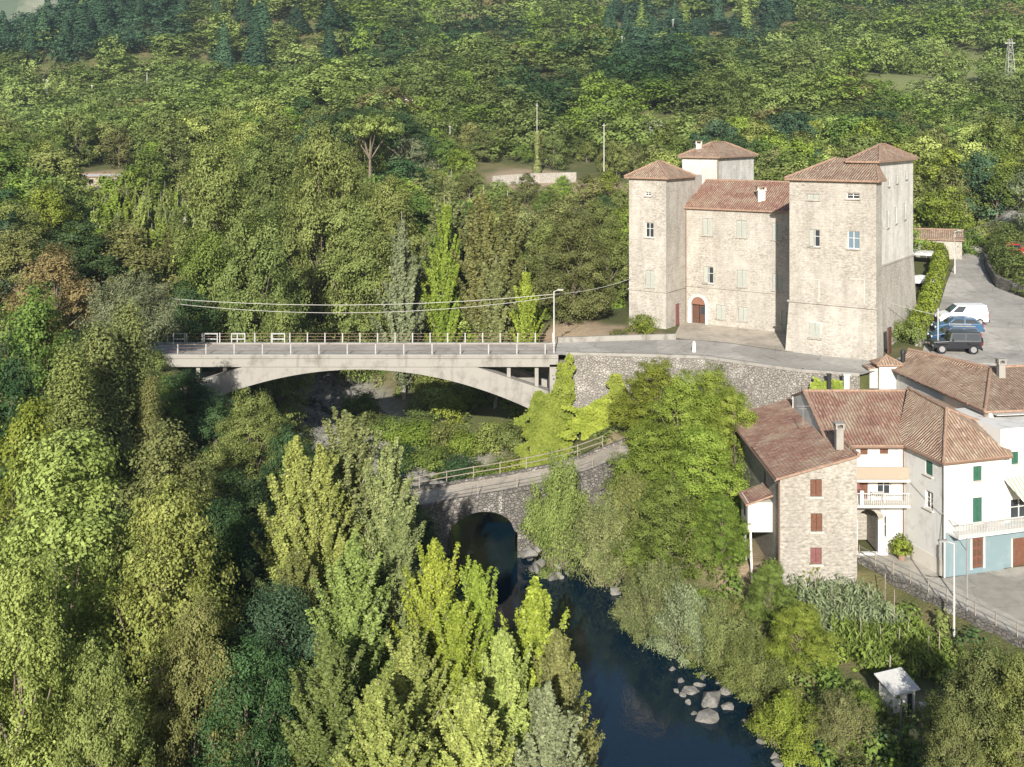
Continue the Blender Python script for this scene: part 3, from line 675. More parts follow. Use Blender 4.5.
for yy in (YN + .12, YF - 1.5):
    b = MB(); n = 48
    for i in range(n):
        xa, xb = CX - HALF + 2 * HALF * i / n, CX - HALF + 2 * HALF * (i + 1) / n
        A = [(xa, yy, soffit(xa)), (xb, yy, soffit(xb)), (xb, yy, extr(xb)), (xa, yy, extr(xa))]; B = [(x, y + 1.3, z) for x, y, z in A]
        b.poly(A); b.poly(B[::-1]); b.poly([A[0], B[0], B[1], A[1]], 0); b.poly([A[3], A[2], B[2], B[3]], 0)
    b.build('arch', MT['concrete'], bridge)
for x in (-.3, 2.3, -29.3, -31.9, -26.8):
    for y in (YN + .7, YF - .85):
        zb = extr(x)
        if zb < -1.15: b = MB(); b.box((x, y, (zb - 1.0) / 2 - .1), (.34, .5, -1.0 - zb + .4)); b.build('column', MT['concrete'], bridge)
b = MB(); b.box((4.3, 105.2, -5.4), (1.6, 6.0, 9.2)); b.box((3.2, 105.2, -7.2), (2.2, 5.8, 5.2)); b.build('pier', MT['concrete'], bridge)
b = MB(); b.box((-36.0, 105.2, -5.5), (6.4, 5.8, 9.4)); b.build('pier', MT['concrete'], bridge)
for y, h, sp in ((YN + .2, .95, 2.63), (YF - .2, .95, 1.72)):
    x = X0 + 1
    while x < X1 - .2: b = MB(); b.box((x, y, .14 + h / 2), (.11, .11, h)); b.build('railing_post', MT['metal'], bridge); x += sp
    r = MB()
    for z in (.42, .72, 1.02): r.bar((X0 + 1, y, z), (X1 - .2, y, z), .032)
    r.build('railing_bar', MT['copper'], bridge)
for xa in (-33.2, -30.2, -27.5, -23.6):                         # repaired stretches with pale planks
    b = MB()
    for z in (.5, 1.02): b.bar((xa, YF - .3, z), (xa + 1.3, YF - .3, z), .06, .12)
    for x in (xa, xa + 1.3): b.box((x, YF - .3, .6), (.1, .08, .95))
    b.build('mended_rail', MT['metal'], bridge)

# retaining wall that carries the castle road
rw = thing('retaining_wall', 'high rubble stone wall carrying the road below the castle', 'wall', (12, 101, -3))
line = [(5.0, 102.2), (11, 101.55), (17.6, 100.6), (21.5, 97.5), (25, 94.9), (29.5, 93.4)]
b = MB(); q = MB()
for (xa, ya), (xb, yb) in zip(line, line[1:]):
    u = Vector((xb - xa, yb - ya, 0)); Ln = u.length; u.normalize(); n = u.cross(Vector((0, 0, 1)))
    bt = .5
    b.poly([Vector((xa, ya, -8)) + n * bt, Vector((xb, yb, -8)) + n * bt, Vector((xb, yb, .1)), Vector((xa, ya, .1))])
    b.poly([Vector((xb, yb, -8)) - n * .5, Vector((xa, ya, -8)) - n * .5, Vector((xa, ya, .1)) - n * .5, Vector((xb, yb, .1)) - n * .5])
    q.prism([Vector((xa, ya, .1)) + n * .06, Vector((xb, yb, .1)) + n * .06, Vector((xb, yb, .1)) - n * .45, Vector((xa, ya, .1)) - n * .45], (0, 0, .26))
b.build('face', MT['rubble'], rw); q.build('coping', MT['concrete'], rw)
fw = thing('parapet_wall', 'low stone parapet on the far side of the road before the castle', 'wall', (9, 108.6, 0))
b = MB()
for (xa, ya), (xb, yb) in (((4.5, 108.6), (12, 109.8)), ((12, 109.8), (16.4, 110.4))):
    u = Vector((xb - xa, yb - ya, 0)); n = u.normalized().cross(Vector((0, 0, 1)))
    b.prism([Vector((xa, ya, -1)) + n * .2, Vector((xb, yb, -1)) + n * .2, Vector((xb, yb, -1)) - n * .2, Vector((xa, ya, -1)) - n * .2], (0, 0, 1.55))
b.build('face', MT['concrete'], fw)

# ------------------------------------------------------------------ old stone bridge
ob = thing('stone_footbridge', 'old humped stone bridge low over the dark river', 'bridge', (-2, 90, -10))
def oz(x): return float(np.interp(x, [-16, -9.4, -4, -1, 3, 6, 9.9], [-9.4, -8.8, -8.2, -7.95, -7.55, -7.0, -6.0]))
def oy(x): return float(np.interp(x, [-16, -9.4, -1, 6, 9.9], [86.6, 87.6, 89.7, 91.8, 93.4]))
AX, AR, AB = -2.4, 2.6, -11.2
b = MB(); dk = MB(); pp = MB(); n = 104; WD = 4.4
def under(x):
    t = (x - AX) / AR
    return max(-16.0, AB + 1.95 * math.sqrt(1 - t * t)) if abs(t) < 1 else -16.0
for i in range(n):
    xa, xb = -16 + 25.9 * i / n, -16 + 25.9 * (i + 1) / n
    ya, yb = oy(xa), oy(xb); za, zb = oz(xa), oz(xb); ua, ub = under(xa), under(xb)
    if ua > -15.9 or ub > -15.9: ua, ub = max(ua, AB), max(ub, AB)
    b.poly([(xa, ya - WD / 2, ua), (xb, yb - WD / 2, ub), (xb, yb - WD / 2, zb), (xa, ya - WD / 2, za)])
    b.poly([(xb, yb + WD / 2, ub), (xa, ya + WD / 2, ua), (xa, ya + WD / 2, za), (xb, yb + WD / 2, zb)])
    b.poly([(xa, ya - WD / 2, ua), (xa, ya + WD / 2, ua), (xb, yb + WD / 2, ub), (xb, yb - WD / 2, ub)])
    dk.poly([(xa, ya - WD / 2, za), (xb, yb - WD / 2, zb), (xb, yb + WD / 2, zb), (xa, ya + WD / 2, za)])
for x in (AX - AR, AX + AR): b.poly([(x, oy(x) - WD / 2, -16), (x, oy(x) + WD / 2, -16), (x, oy(x) + WD / 2, AB), (x, oy(x) - WD / 2, AB)])
b.build('arch', MT['rubble_low'], ob); dk.build('deck', MT['gravel_path'], ob)
for sy in (-1, 1):
    for i in range(40):
        xa, xb = -16 + 25.9 * i / 40, -16 + 25.9 * (i + 1) / 40
        q = [Vector((xa, oy(xa) + sy * WD / 2, oz(xa))), Vector((xb, oy(xb) + sy * WD / 2, oz(xb)))]
        pp.prism([q[0] - Vector((0, .16, .1)), q[1] - Vector((0, .16, .1)), q[1] + Vector((0, .16, -.1)), q[0] + Vector((0, .16, -.1))], (0, 0, .34))
    pp.build('kerb', MT['rubble_low'], ob); pp = MB()
for sy, sp in ((-1, 3.1), (1, 2.2)):
    b = MB(); x = -12; prev = None; r = MB()
    while x < 9.6:
        p = Vector((x, oy(x) + sy * WD / 2, oz(x) + .2)); b = MB(); b.box(p + Vector((0, 0, .5)), (.07, .07, 1.1)); b.build('railing_post', MT['wood_pole'], ob)
        if prev is not None:
            for z in (.5, .95): r.bar(prev + Vector((0, 0, z)), p + Vector((0, 0, z)), .035 if sy < 0 else .06)
        prev = p; x += sp
    r.build('railing_bar', MT['wood_pole'], ob)
# ------------------------------------------------------------------ village houses
ex, ey, ez_ = Vector((1, 0, 0)), Vector((0, 1, 0)), Vector((0, 0, 1))
# stone house on the river side (walls follow the view axis)
SH = thing('stone_house', 'narrow three storey rubble stone house with red tiled lean roof', 'house', (21, 80, -10))
xa, xb, yf, yb = 18.52, 23.84, 76.0, 92.6
zs = lambda py: Z_(py, yf)
def sop(px, py, w, h): c = X_(px, yf) - xa; return [c - w / 2, c + w / 2, zs(py) - h / 2, zs(py) + h / 2]
ops = [sop(816, 488, .8, 1.2) + ['brown'], sop(816.5, 522.5, .8, 1.25) + ['brown'], sop(816, 556, .78, 1.15) + ['red']]
b = MB(); b.wall((xa, yf, 0), ex, xb - xa, -3.1, [o[:4] for o in ops], .2, zmin=-11.5)
for o in ops: back(b, (xa, yf, 0), ex, *o[:4], d=.4, m=1)
b.poly([(xa, yf, -3.1), (xb, yf, -3.1), (xb, yf, -1.62)])
b.wall((xa, yb, 0), -ey, yb - yf, -3.1, [(11.6, 12.3, -5, -4)], .2, zmin=-11.5)
b.wall((xb, yf, 0), ey, 6, -3.1, zmin=-11.5); b.poly([(xb, yf, -3.1), (xb, yb, -3.1), (xb, yb, -1.62), (xb, yf, -1.62)]); b.wall((xb, yb, 0), -ex, xb - xa, -3.1, zmin=-9); b.poly([(xa, yb, -3.1), (xb, yb, -1.62), (xb, yb, -3.1)])
wl = b.build('wall', [MT['house_stone'], MT['dark']], SH)
for o in ops: window(SH, (xa, yf, 0), ex, *o)
window(SH, (xa, yb, 0), -ey, 11.6, 12.3, -5, -4, 'brown')
sl_ = (1.5) / (xb - xa)
def rp_(x, y, dz): return Vector((x, y, -3.05 + (x - xa) * sl_ + dz))
roof_mesh([(rp_(xa - .35, 75.65, .18), rp_(xb + .05, 75.65, .18), rp_(xb + .05, 83.5, .18), rp_(xa - .35, 83.5, .18))], MT['tile_red'], SH, .16, [(rp_(xb, 75.6, .2), rp_(xb, 83.5, .2))])
r2 = roof_mesh([(rp_(xa - .35, 83.52, 0), rp_(23.4, 83.52, 0), rp_(23.4, 92.9, 0), rp_(xa - .35, 92.9, 0))], MT['tile_red'], SH, .16, [(rp_(23.3, 83.6, .02), rp_(23.3, 92.9, .02))])
chimney(r2, at(839, 432, 77.8) + Vector((0, 0, -.6)), .5, .85, ('concrete', 'concrete'))
chimney(r2, rp_(19.0, 92.0, 0), .35, .75)
pipe(SH, [(xa - .08, yf - .08, -3.3), (xa - .08, yf - .08, -10.5)], .055)
b = MB(); p = at(803, 426, 83); b.tube([p, p + Vector((0, 0, 1.6))], .025, 6); b.bar(p + Vector((-.5, 0, 1.5)), p + Vector((.5, 0, 1.5)), .02); b.bar(p + Vector((-.3, 0, 1.3)), p + Vector((.3, 0, 1.3)), .02); b.build('aerial', MT['metal'], SH)
g = MB(); g.tube([rp_(xa - .4, 75.65, .02), rp_(xa - .4, 92.9, -.12)], .07, 7); g.build('gutter', MT['copper'], SH)
# hanging closet on stilts
b = MB(); b.box((17.62, 79.2, -6.5), (1.75, 2.2, 2.1)); cl = b.build('closet', MT['white_worn'], SH)
roof_mesh([((16.55, 77.9, -5.55), (18.5, 77.9, -4.85), (18.5, 80.6, -4.85), (16.55, 80.6, -5.55))], MT['tile_red'], cl, .12)
b = MB(); b.box((16.74, 79.0, -6.3), (.04, .5, .7)); b.build('pane', MT['glass'], cl)
b = MB(); b.tube([(16.95, 78.2, -7.5), (17.1, 78.2, -12)], .09, 7); b.tube([(16.95, 80.1, -7.5), (17.1, 80.1, -12)], .09, 7); b.build('stilt', MT['frame_white'], cl)

# middle house with balconies
MH = thing('balcony_house', 'white house with two balconies set back beside stone house', 'house', (26, 84, -10))
yf = 80.5; xa, xb = 23.86, 28.75
def mop(px, py, w, h): c = X_(px, yf) - xa; z = Z_(py, yf); return [c - w / 2, c + w / 2, z - h / 2, z + h / 2]
ops = [mop(864, 449.5, .55, .75) + ['brown'], mop(884, 449, .62, .72) + ['brown'], mop(884, 487, 1.0, 1.3) + ['dark'], mop(863, 489, .7, 1.5) + ['brown']]
arch = mop(868, 531, 1.5, 3.2)
low = mop(888, 527, .6, 1.6) + ['dark']
b = MB(); b.wall((xa, yf, 0), ex, xb - xa, -1.95, [o[:4] for o in ops] + [arch, low[:4]], .3, zmin=-10.6)
for o in ops + [low]: back(b, (xa, yf, 0), ex, *o[:4], d=.5, m=1)
back(b, (xa, yf, 0), ex, *arch, d=2.6, m=2)
A0 = Vector((xa + arch[0], yf, arch[2])); A1 = Vector((xa + arch[1], yf, arch[2]))
for P_ in (A0, A1): b.poly([P_ + ey * .3, P_ + ey * 2.6, P_ + ey * 2.6 + ez_ * 3.2, P_ + ey * .3 + ez_ * 3.2], 2)
b.poly([A0 + ey * .3 + ez_ * 3.2, A1 + ey * .3 + ez_ * 3.2, A1 + ey * 2.6 + ez_ * 3.2, A0 + ey * 2.6 + ez_ * 3.2], 2)
b.wall((xb, yf, 0), ey, 6.5, -1.95, zmin=-9)
b.wall((23.06, 87, 0), -ey, 6.5, -1.95, zmin=-9)
rz = lambda y: -1.95 + (y - 80.1) * .333
b.poly([(23.06, 83.6, -2.2), (23.06, 80.6, -2.2), (23.06, 80.6, rz(80.6) - .15), (23.06, 87, rz(87) - .15), (23.06, 90, rz(84) - .15), (23.06, 90, -2.2)])
b.wall((31, 90.2, 0), -ex, 8, -.6, zmin=-8)
b.build('wall', [MT['white'], MT['dark'], MT['house_stone']], MH)
b = MB()           # worn ground floor facing
b.box((xb - 1.15, yf - .03, -8.2), (.5, .08, 3.9)); b.build('pillar', MT['white_worn'], MH)
c = Vector(((A0.x + A1.x) / 2, yf - .04, arch[3] - .75)); b = MB()
for k in range(10):
    a1, a2 = math.pi * k / 10, math.pi * (k + 1) / 10; q = [c + Vector((r * math.cos(a), 0, r * math.sin(a))) for r, a in ((.75, a1), (1.15, a1), (1.15, a2), (.75, a2))]; b.prism(q, (0, .1, 0))
b.build('arch_stones', MT['house_stone'], MH)
for o in ops + [low]: window(MH, (xa, yf, 0), ex, *o)
rf = roof_mesh([((23.0, 80.1, rz(80.1)), (28.6, 80.1, rz(80.1)), (31.2, 87, rz(87)), (23.0, 87, rz(87))), ((23.0, 87, rz(87)), (31.2, 87, rz(87)), (31.2, 90.6, rz(83.6)), (23.0, 90.6, rz(83.6)))], MT['tile_red'], MH, .16, [((23.0, 87, rz(87)), (31.2, 87, rz(87))), ((23.05, 80.1, rz(80.1) + .02), (23.05, 87, rz(87) + .02))])
for (za, zt, m, pm) in ((-4.3, -3.35, 'white_worn', 'cream'), (-6.15, -5.3, 'white_worn', None)):
    b = MB(); b.box(((xa + xb) / 2, yf - .62, za), (xb - xa - .1, 1.25, .18)); bl = b.build('balcony', MT[m], MH)
    r = MB(); y0 = yf - 1.2
    if pm: r.box(((xa + xb) / 2 + .1, y0, (za + zt) / 2 + .1), (xb - xa - .5, .08, zt - za - .1))
    else:
        x = xa + .1
        while x < xb - .1: r.box((x, y0, (za + zt) / 2 + .08), (.03, .03, zt - za)); x += .14
        r.box(((xa + xb) / 2, y0, zt + .1), (xb - xa - .1, .06, .05)); r.box((xa + 1.35, y0, za + .55), (.26, .2, 1.2), m=1)
    r.build('railing', [MT['cream'] if pm else MT['metal_white'], MT['white']], bl)
g = MB(); g.tube([(23.0, 80.05, rz(80.1) - .16), (28.6, 80.05, rz(80.1) - .16)], .07, 7); g.build('gutter', MT['copper'], MH)
pipe(MH, [(28.62, yf - .1, -2.1), (28.62, yf - .1, -10)], .05)
um = thing('parasol', 'closed dark red parasol on the lower white balcony', 'parasol', (25.1, 79.9, -6.06))
b = MB(); b.tube([(25.1, 79.9, -6.05), (25.1, 79.9, -4.5)], .025, 6); b.build('pole', MT['frame_white'], um)
b = MB(); b.tube([(25.1, 79.9, -5.5), (25.1, 79.9, -5.0), (25.1, 79.9, -4.45)], [.05, .3, .04], 8); b.build('canopy', MT['shut_red'], um)
tb = thing('balcony_table', 'small white table on lower balcony beside the parasol', 'table', (26.6, 79.9, -6.06))
b = MB(); b.box((26.6, 79.9, -5.36), (.9, .6, .04)); b.build('table_top', MT['frame_white'], tb)
for sx in (-1, 1):
    for sy in (-1, 1): b = MB(); b.box((26.6 + .38 * sx, 79.9 + .24 * sy, -5.71), (.04, .04, .68)); b.build('leg', MT['frame_white'], tb)

# corner white house
BA = math.radians(17); WU = Vector((math.cos(BA), math.sin(BA), 0)); WV = Vector((-math.sin(BA), math.cos(BA), 0)); WO = Vector((30.0, 76.3, 0))
WH = thing('corner_house', 'white corner house with green shutters over a teal ground floor', 'house', (30, 76.3, -10))
def wop(px, py, w, h):
    t = (px - 512) / FPX; s = (t * WO.y - WO.x) / (WU.x - t * WU.y); D = WO.y + WU.y * s; z = Z_(py, D); return [s - w / 2, s + w / 2, z - h / 2, z + h / 2]
def wlop(px, py, w, h):
    t = (px - 512) / FPX; s = (t * WO.y - WO.x) / (WV.x - t * WV.y); D = WO.y + WV.y * s; z = Z_(py, D); return [5.2 - s - w / 2, 5.2 - s + w / 2, z - h / 2, z + h / 2]
WL_ = 5.0
fo = [wop(977.5, 473.5, .72, 1.05) + ['green'], wop(977.5, 510, .78, 1.75) + ['green']]
door = wop(977.5, 553, .95, 2.1); zb = -10.5; zt = -6.95
lo = [wlop(929, 468, .75, 1.0) + ['green'], wlop(929, 500, .85, 1.25) + ['glass']]
b = MB(); b.wall(WO, WU, WL_, -1.95, [o[:4] for o in fo], .2, zmin=zt); b.wall(WO, WU, WL_, zt, [door], .2, m=3, zmin=zb)
b.wall(WO + WV * 5.2, -WV, 5.2, -1.95, [o[:4] for o in lo], .2, zmin=zb)
for o in fo: back(b, WO, WU, *o[:4], d=.4, m=1)
for o in lo: back(b, WO + WV * 5.2, -WV, *o[:4], d=.4, m=1)
b.wall(WO + WU * WL_, WV, 5, -1.95, zmin=zb); b.wall(WO + WU * WL_ + WV * 5.2, -WU, WL_, -1.95, zmin=zb)
b.build('wall', [MT['white'], MT['dark'], MT['white_worn'], MT['teal']], WH)
b = MB(); b.box(WO + WV * 2.6 - WU * .02 + ez_ * -9.6, (5.2, .05, 1.3), WV, -WU); b.build('plinth', MT['white_worn'], WH)
for o in fo: window(WH, WO, WU, *o)
for o in lo: window(WH, WO + WV * 5.2, -WV, *o)
b = MB(); dc = (door[0] + door[1]) / 2; n_ = WU.cross(ez_); b.box(WO + WU * dc - n_ * .12 + ez_ * ((door[2] + door[3]) / 2), (.95, .08, 2.1), WU, -n_)
for k in range(2):
    for j in range(3): b.box(WO + WU * (dc - .22 + .44 * k) - n_ * .07 + ez_ * (door[2] + .4 + .65 * j), (.3, .03, .45), WU, -n_, 1)
b.box(WO + WU * (dc - .54) + n_ * .02 + ez_ * ((door[2] + door[3]) / 2), (.14, .06, 2.2), WU, -n_, 2); b.box(WO + WU * (dc + .54) + n_ * .02 + ez_ * ((door[2] + door[3]) / 2), (.14, .06, 2.2), WU, -n_, 2)
b.build('door', [MT['shut_brown'], MT['wood_dark'], MT['white']], WH)
ap = at(946.5, 409, 80.2); br_ = at(908, 388, 86.4)
e0 = WO - WU * .3 - WV * .3 + ez_ * -1.93; e1 = WO + WU * 5.5 - WV * .3 + ez_ * -1.93; e2 = WO - WU * .3 + WV * 5.0 + ez_ * -1.9
er = Vector((36.3, 81.2, -1.2))
roof_mesh([(e0, e1, ap), (e0, ap, br_, e2), (e1, er, ap)], MT['tile'], WH, .15, [(e0, ap), (ap, br_), (ap, er)])
roof_mesh([(ap, er, Vector((35.0, 88, -.9)), br_)], MT['tile'], WH, .15)
pipe(WH, [WO - WU * .1 - WV * .12 + ez_ * -2.1, WO - WU * .1 - WV * .12 + ez_ * -10], .06, 'white_worn'); pipe(WH, [WO + WV * 5.0 - WU * .12 + ez_ * -2.1, WO + WV * 5.0 - WU * .12 + ez_ * -10], .06)
b = MB(); b.box(WO + WU * 4.6 + n_ * .55 + ez_ * -7.0, (8.6, 1.1, .14), WU, -n_); bl = b.build('balcony', MT['white'], WH)
r = MB(); s = .35
while s < 8.8: r.box(WO + WU * s + n_ * 1.05 + ez_ * -6.5, (.035, .035, .86), WU, -n_); s += .13
r.box(WO + WU * 4.6 + n_ * 1.05 + ez_ * -6.05, (8.6, .06, .06), WU, -n_); r.box(WO + WU * 4.6 + n_ * 1.05 + ez_ * -6.84, (8.6, .05, .05), WU, -n_)
r.bar(WO + WU * .3 + n_ * .05 + ez_ * -6.05, WO + WU * .3 + n_ * 1.05 + ez_ * -6.05, .05); r.build('railing', MT['metal_white'], bl)

g = MB()
for a_, c_ in ((e0, e1), (e0, e2)): g.tube([a_ + ez_ * -.16, c_ + ez_ * -.16], .07, 7)
g.build('gutter', MT['copper'], WH)
# terrace house at the edge of the view
TH = thing('terrace_house', 'white house with striped awning at the right end of street', 'house', (36.5, 79, -10))
TO = WO + WU * 5.02 + WV * .35
gw = wop(1015, 458, .62, .85)
def top_(px, py, w, h):
    t = (px - 512) / FPX; s = (t * TO.y - TO.x) / (WU.x - t * WU.y); D = TO.y + WU.y * s; z = Z_(py, D); return [s - w / 2, s + w / 2, z - h / 2, z + h / 2]
to = [top_(1015, 458, .62, .9) + ['green'], top_(1020, 509, 1.6, 1.5) + ['dark']]; td = top_(1021, 553, 1.5, 2.2)
b = MB(); b.wall(TO, WU, 6, -.25, [o[:4] for o in to], .2, zmin=-6.95); b.wall(TO, WU, 6, -6.95, [td], .2, m=2, zmin=zb)
for o in to: back(b, TO, WU, *o[:4], d=.4, m=1)
b.wall(TO + WV * 6, -WV, 6, -.25, zmin=zb); b.wall(TO + WU * 6, WV, 6, -.25, zmin=zb)
b.poly([TO + ez_ * -.3, TO + WU * 6 + ez_ * -.3, TO + WU * 6 + WV * 6 + ez_ * -.3, TO + WV * 6 + ez_ * -.3])
b.build('wall', [MT['white'], MT['dark'], MT['teal']], TH)
for o in to: window(TH, TO, WU, *o)
b = MB(); b.box(TO + WU * ((td[0] + td[1]) / 2) - n_ * .12 + ez_ * ((td[2] + td[3]) / 2), (1.5, .08, 2.2), WU, -n_)
b.box(TO + WU * (td[0] - .06) + n_ * .02 + ez_ * ((td[2] + td[3]) / 2), (.12, .06, 2.25), WU, -n_, 1); b.build('door', [MT['shut_brown'], MT['white']], TH)
b = MB(); s0 = 0.15
def aw_fn(nt, b_):
    s_ = nd(nt, 'ShaderNodeSeparateXYZ', i_0=uvn(nt)); f = math_(nt, 'FRACT', math_(nt, 'DIVIDE', s_.outputs[0], .34))
    return ramp(nt, f, [(.0, (.62, .58, .48)), (.5, (.62, .58, .48)), (.51, (.25, .29, .21)), (1, (.25, .29, .21))], 'CONSTANT')
A_ = [TO + WU * s0 + n_ * .05 + ez_ * -3.75, TO + WU * 4 + n_ * .05 + ez_ * -3.75, TO + WU * 4 + n_ * 1.5 + ez_ * -5.0, TO + WU * (s0 + .5) + n_ * 1.5 + ez_ * -5.0]
b.prism(A_, (0, 0, .04)); b.build('awning', mat('striped_awning', aw_fn, rough=.9), TH)

# upper house with the long tiled roof and glazed loggia
UH = thing('upper_house', 'long roofed house with green glazed loggia above the white houses', 'house', (36, 88, -4))
p0 = at(985, 411, 81.4); p1 = at(892, 370, 95.3); q0 = at(990.5, 368, 89.2); q1 = at(909, 349.5, 96.6)
dl = (p1 - p0); dl.z = 0; Ln = dl.length; dl.normalize(); fr = Vector((math.cos(math.radians(8.5)), math.sin(math.radians(8.5)), 0))
w0 = p0 + Vector((.35, .35, 0)); w1 = p1 + Vector((.35, -.2, 0)); zt = p0.z - .12
b = MB()
b.wall((w1.x, w1.y, 0), (w0 - w1).normalized(), (w0 - w1).length, zt, [(6.5, 7.2, -2.0, -1.1)], .2, zmin=-7)
b.wall((w0.x, w0.y, 0), fr, 10, -1.9, zmin=-7)
b.box(Vector((w0.x, w0.y, 0)) + fr * .2 + ez_ * (zt - 1.0), (.4, .3, 2.0), fr, Vector((-fr.y, fr.x, 0)))
inn = Vector((w0.x, w0.y, 0)) + Vector((-fr.y, fr.x, 0)) * 1.5
b.wall(inn, fr, 10, zt, zmin=-2.2)
b.poly([Vector((w1.x, w1.y, -4)), Vector((w1.x, w1.y, zt)), q1 + Vector((0, -.2, -.2)), Vector((q1.x, q1.y - .2, -4))])
b.build('wall', [MT['white_worn'], MT['dark']], UH)
window(UH, (w1.x, w1.y, 0), (w0 - w1).normalized(), 6.5, 7.2, -2.0, -1.1, 'shut')
r_end = Vector((w0.x, w0.y, p0.z)) + fr * 11 - Vector((0, .45, 0)); rr = q0 + fr * 11 + ez_ * .25
rf = roof_mesh([(p1, p0, q0, q1), (p0, r_end, rr, q0), (q1, q0, q0 + Vector((2, 6, -2.0)), q1 + Vector((2.5, 5, -2.0))), (q0, rr, rr + Vector((0, 6.5, -2.2)), q0 + Vector((2, 6, -2.0)))], MT['tile_brown'], UH, .16, [(p0, q0), (q0, q1), (q0, rr), (p0, p1)], .13)
chimney(rf, at(1001, 372, 87.5) + Vector((0, 0, -.1)), .5, .75, ('concrete', 'concrete'))
b = MB(); s = .5
gl = MB()
while s < 9: b.box(Vector((w0.x, w0.y, 0)) + fr * s + ez_ * ((zt - 1.9) / 2), (.09, .09, 1.9 + zt), fr, Vector((-fr.y, fr.x, 0))); s += .8
for z in (-1.85, -1.0, zt - .06): b.box(Vector((w0.x, w0.y, z)) + fr * 4.9, (9, .08, .08), fr, Vector((-fr.y, fr.x, 0)))
lg = b.build('loggia', MT['shut_green'], UH)
gl.box(Vector((w0.x, w0.y, -1.42)) + fr * 4.9, (9, .02, .8), fr, Vector((-fr.y, fr.x, 0))); gl.build('pane', mat('green_glass', color=(.10, .22, .15), rough=.15, spec=.6), lg)
b = MB(); b.box(Vector((w0.x, w0.y, zt + .0)) + fr * 5.1 - Vector((0, .35, .12)), (9.6, .9, .05), fr, Vector((-fr.y, fr.x, 0))); b.build('eaves_board', MT['metal_white'], UH)
pipe(UH, [p0 + Vector((.1, .25, -.2)), p0 + Vector((.1, .25, -3))], .06)
# little stair turret at its far end
b = MB(); tc = at(884, 372, 96.0); b.box(tc + Vector((.2, 0, -.5)), (1.7, 1.5, 2.6)); tr = b.build('stair_turret', MT['white'], UH)
z = tc.z + .82; c = tc + Vector((.2, 0, 0)); R = [Vector((c.x + sx * 1.15, c.y + sy * 1.0, z)) for sx, sy in ((-1, -1), (1, -1), (1, 1), (-1, 1))]; ap2 = Vector((c.x, c.y, z + .62))
roof_mesh([(R[0], R[1], ap2), (R[1], R[2], ap2), (R[2], R[3], ap2), (R[3], R[0], ap2)], MT['tile'], tr, .12, [(R[0], ap2), (R[1], ap2)], .09)
b = MB(); p = at(903, 358, 95.6); b.tube([p + Vector((0, 0, -1)), p + Vector((0, 0, .45))], .2, 10); b.tube([p + Vector((0, 0, .45)), p + Vector((0, 0, .75))], [.28, .12], 10); b.build('flue', MT['black_metal'], UH)
b = MB(); lc = at(873, 366, 96.4); b.box(lc + Vector((.1, 0, -.9)), (1.2, 1.3, 1.8)); b.build('lean_to', MT['white_worn'], UH)
roof_mesh([(lc + Vector((-.7, -.8, -.05)), lc + Vector((.9, -.8, .25)), lc + Vector((.9, .8, .25)), lc + Vector((-.7, .8, -.05)))], MT['tile'], UH, .1)
# two flues and a pillar rising by the road wall
for px, py, w, h, m, lb in ((829, 387, .3, 1.0, 'black_metal', 'short dark flue standing at the foot of the road wall'), (846, 386, .45, .9, 'white_worn', 'short pale pillar beside the dark flue by the road')):
    p = at(px, py, 93.0 if m == 'black_metal' else 92.6); f = thing('flue' if m == 'black_metal' else 'pillar', lb, 'flue' if m == 'black_metal' else 'pillar', (p.x, p.y, p.z - .5))
    b = MB(); b.box(p + Vector((0, 0, h / 2 - 1.5)), (w, w, h + 3)); b.build('shaft', MT[m], f)
    b = MB(); b.box(p + Vector((0, 0, h + .08)), (w * 1.3, w * 1.3, .1)); b.build('cap', MT[m], f)
# ------------------------------------------------------------------ plants
G = np.random.default_rng(11)
def unit(n):
    v = G.normal(size=(n, 3)); return v / np.linalg.norm(v, axis=1, keepdims=True)
def norm(v): return v / np.maximum(np.linalg.norm(v, axis=1, keepdims=True), 1e-9)
def leaves(P, Nn, size, aspect=.62, droop=0.0):
    """rhombic blades at P with normals near Nn"""
    n = len(P); N = norm(Nn); a = unit(n); a[:, 2] -= droop; a = a - N * (a * N).sum(1, keepdims=True); a = norm(a); b = np.cross(N, a)
    s = size * G.uniform(.65, 1.3, (n, 1)); la, lb = a * s * .5, b * s * .5 * aspect
    V = np.stack([P - la, P + lb - la * .1, P + la, P - lb - la * .1], 1).reshape(-1, 3)
    return V, np.arange(n * 4).reshape(n, 4)
def lobed(lobes, n_leaf, clump_r, n_clump, size, up=.25, flat=.75, cc=None, aspect=.62, droop=0.0, inner=.12):
    """lobes: (x,y,z,r[,rz]); clumps of leaves sit on the lobes' skins"""
    Lb = np.array([(*l, l[3]) if len(l) == 4 else l for l in lobes], float)
    w = Lb[:, 3] ** 2; w /= w.sum(); k = G.choice(len(Lb), n_clump, p=w)
    d = unit(n_clump); d[:, 2] = d[:, 2] * .9 + .12; d = norm(d)
    rad = np.where(G.random(n_clump) < inner, G.uniform(.2, .75, n_clump), G.uniform(.82, 1.06, n_clump))
    C_ = Lb[k, :3] + d * rad[:, None] * np.stack([Lb[k, 3], Lb[k, 3], Lb[k, 4]], 1)
    cr = clump_r * G.uniform(.6, 1.35, n_clump); ct = np.clip(G.normal(.5, .17, n_clump), 0, 1)
    j = G.integers(0, n_clump, n_leaf); o = G.normal(size=(n_leaf, 3)) * .48; o[:, 2] *= flat
    P = C_[j] + o * cr[j][:, None]
    Nn = d[j] * .75 + o * .4 + unit(n_leaf) * .5; Nn[:, 2] += up
    V, F = leaves(P, Nn, size, aspect, droop)
    return V, F, np.clip(ct[j] + G.normal(0, .16, n_leaf), 0, 1), C_
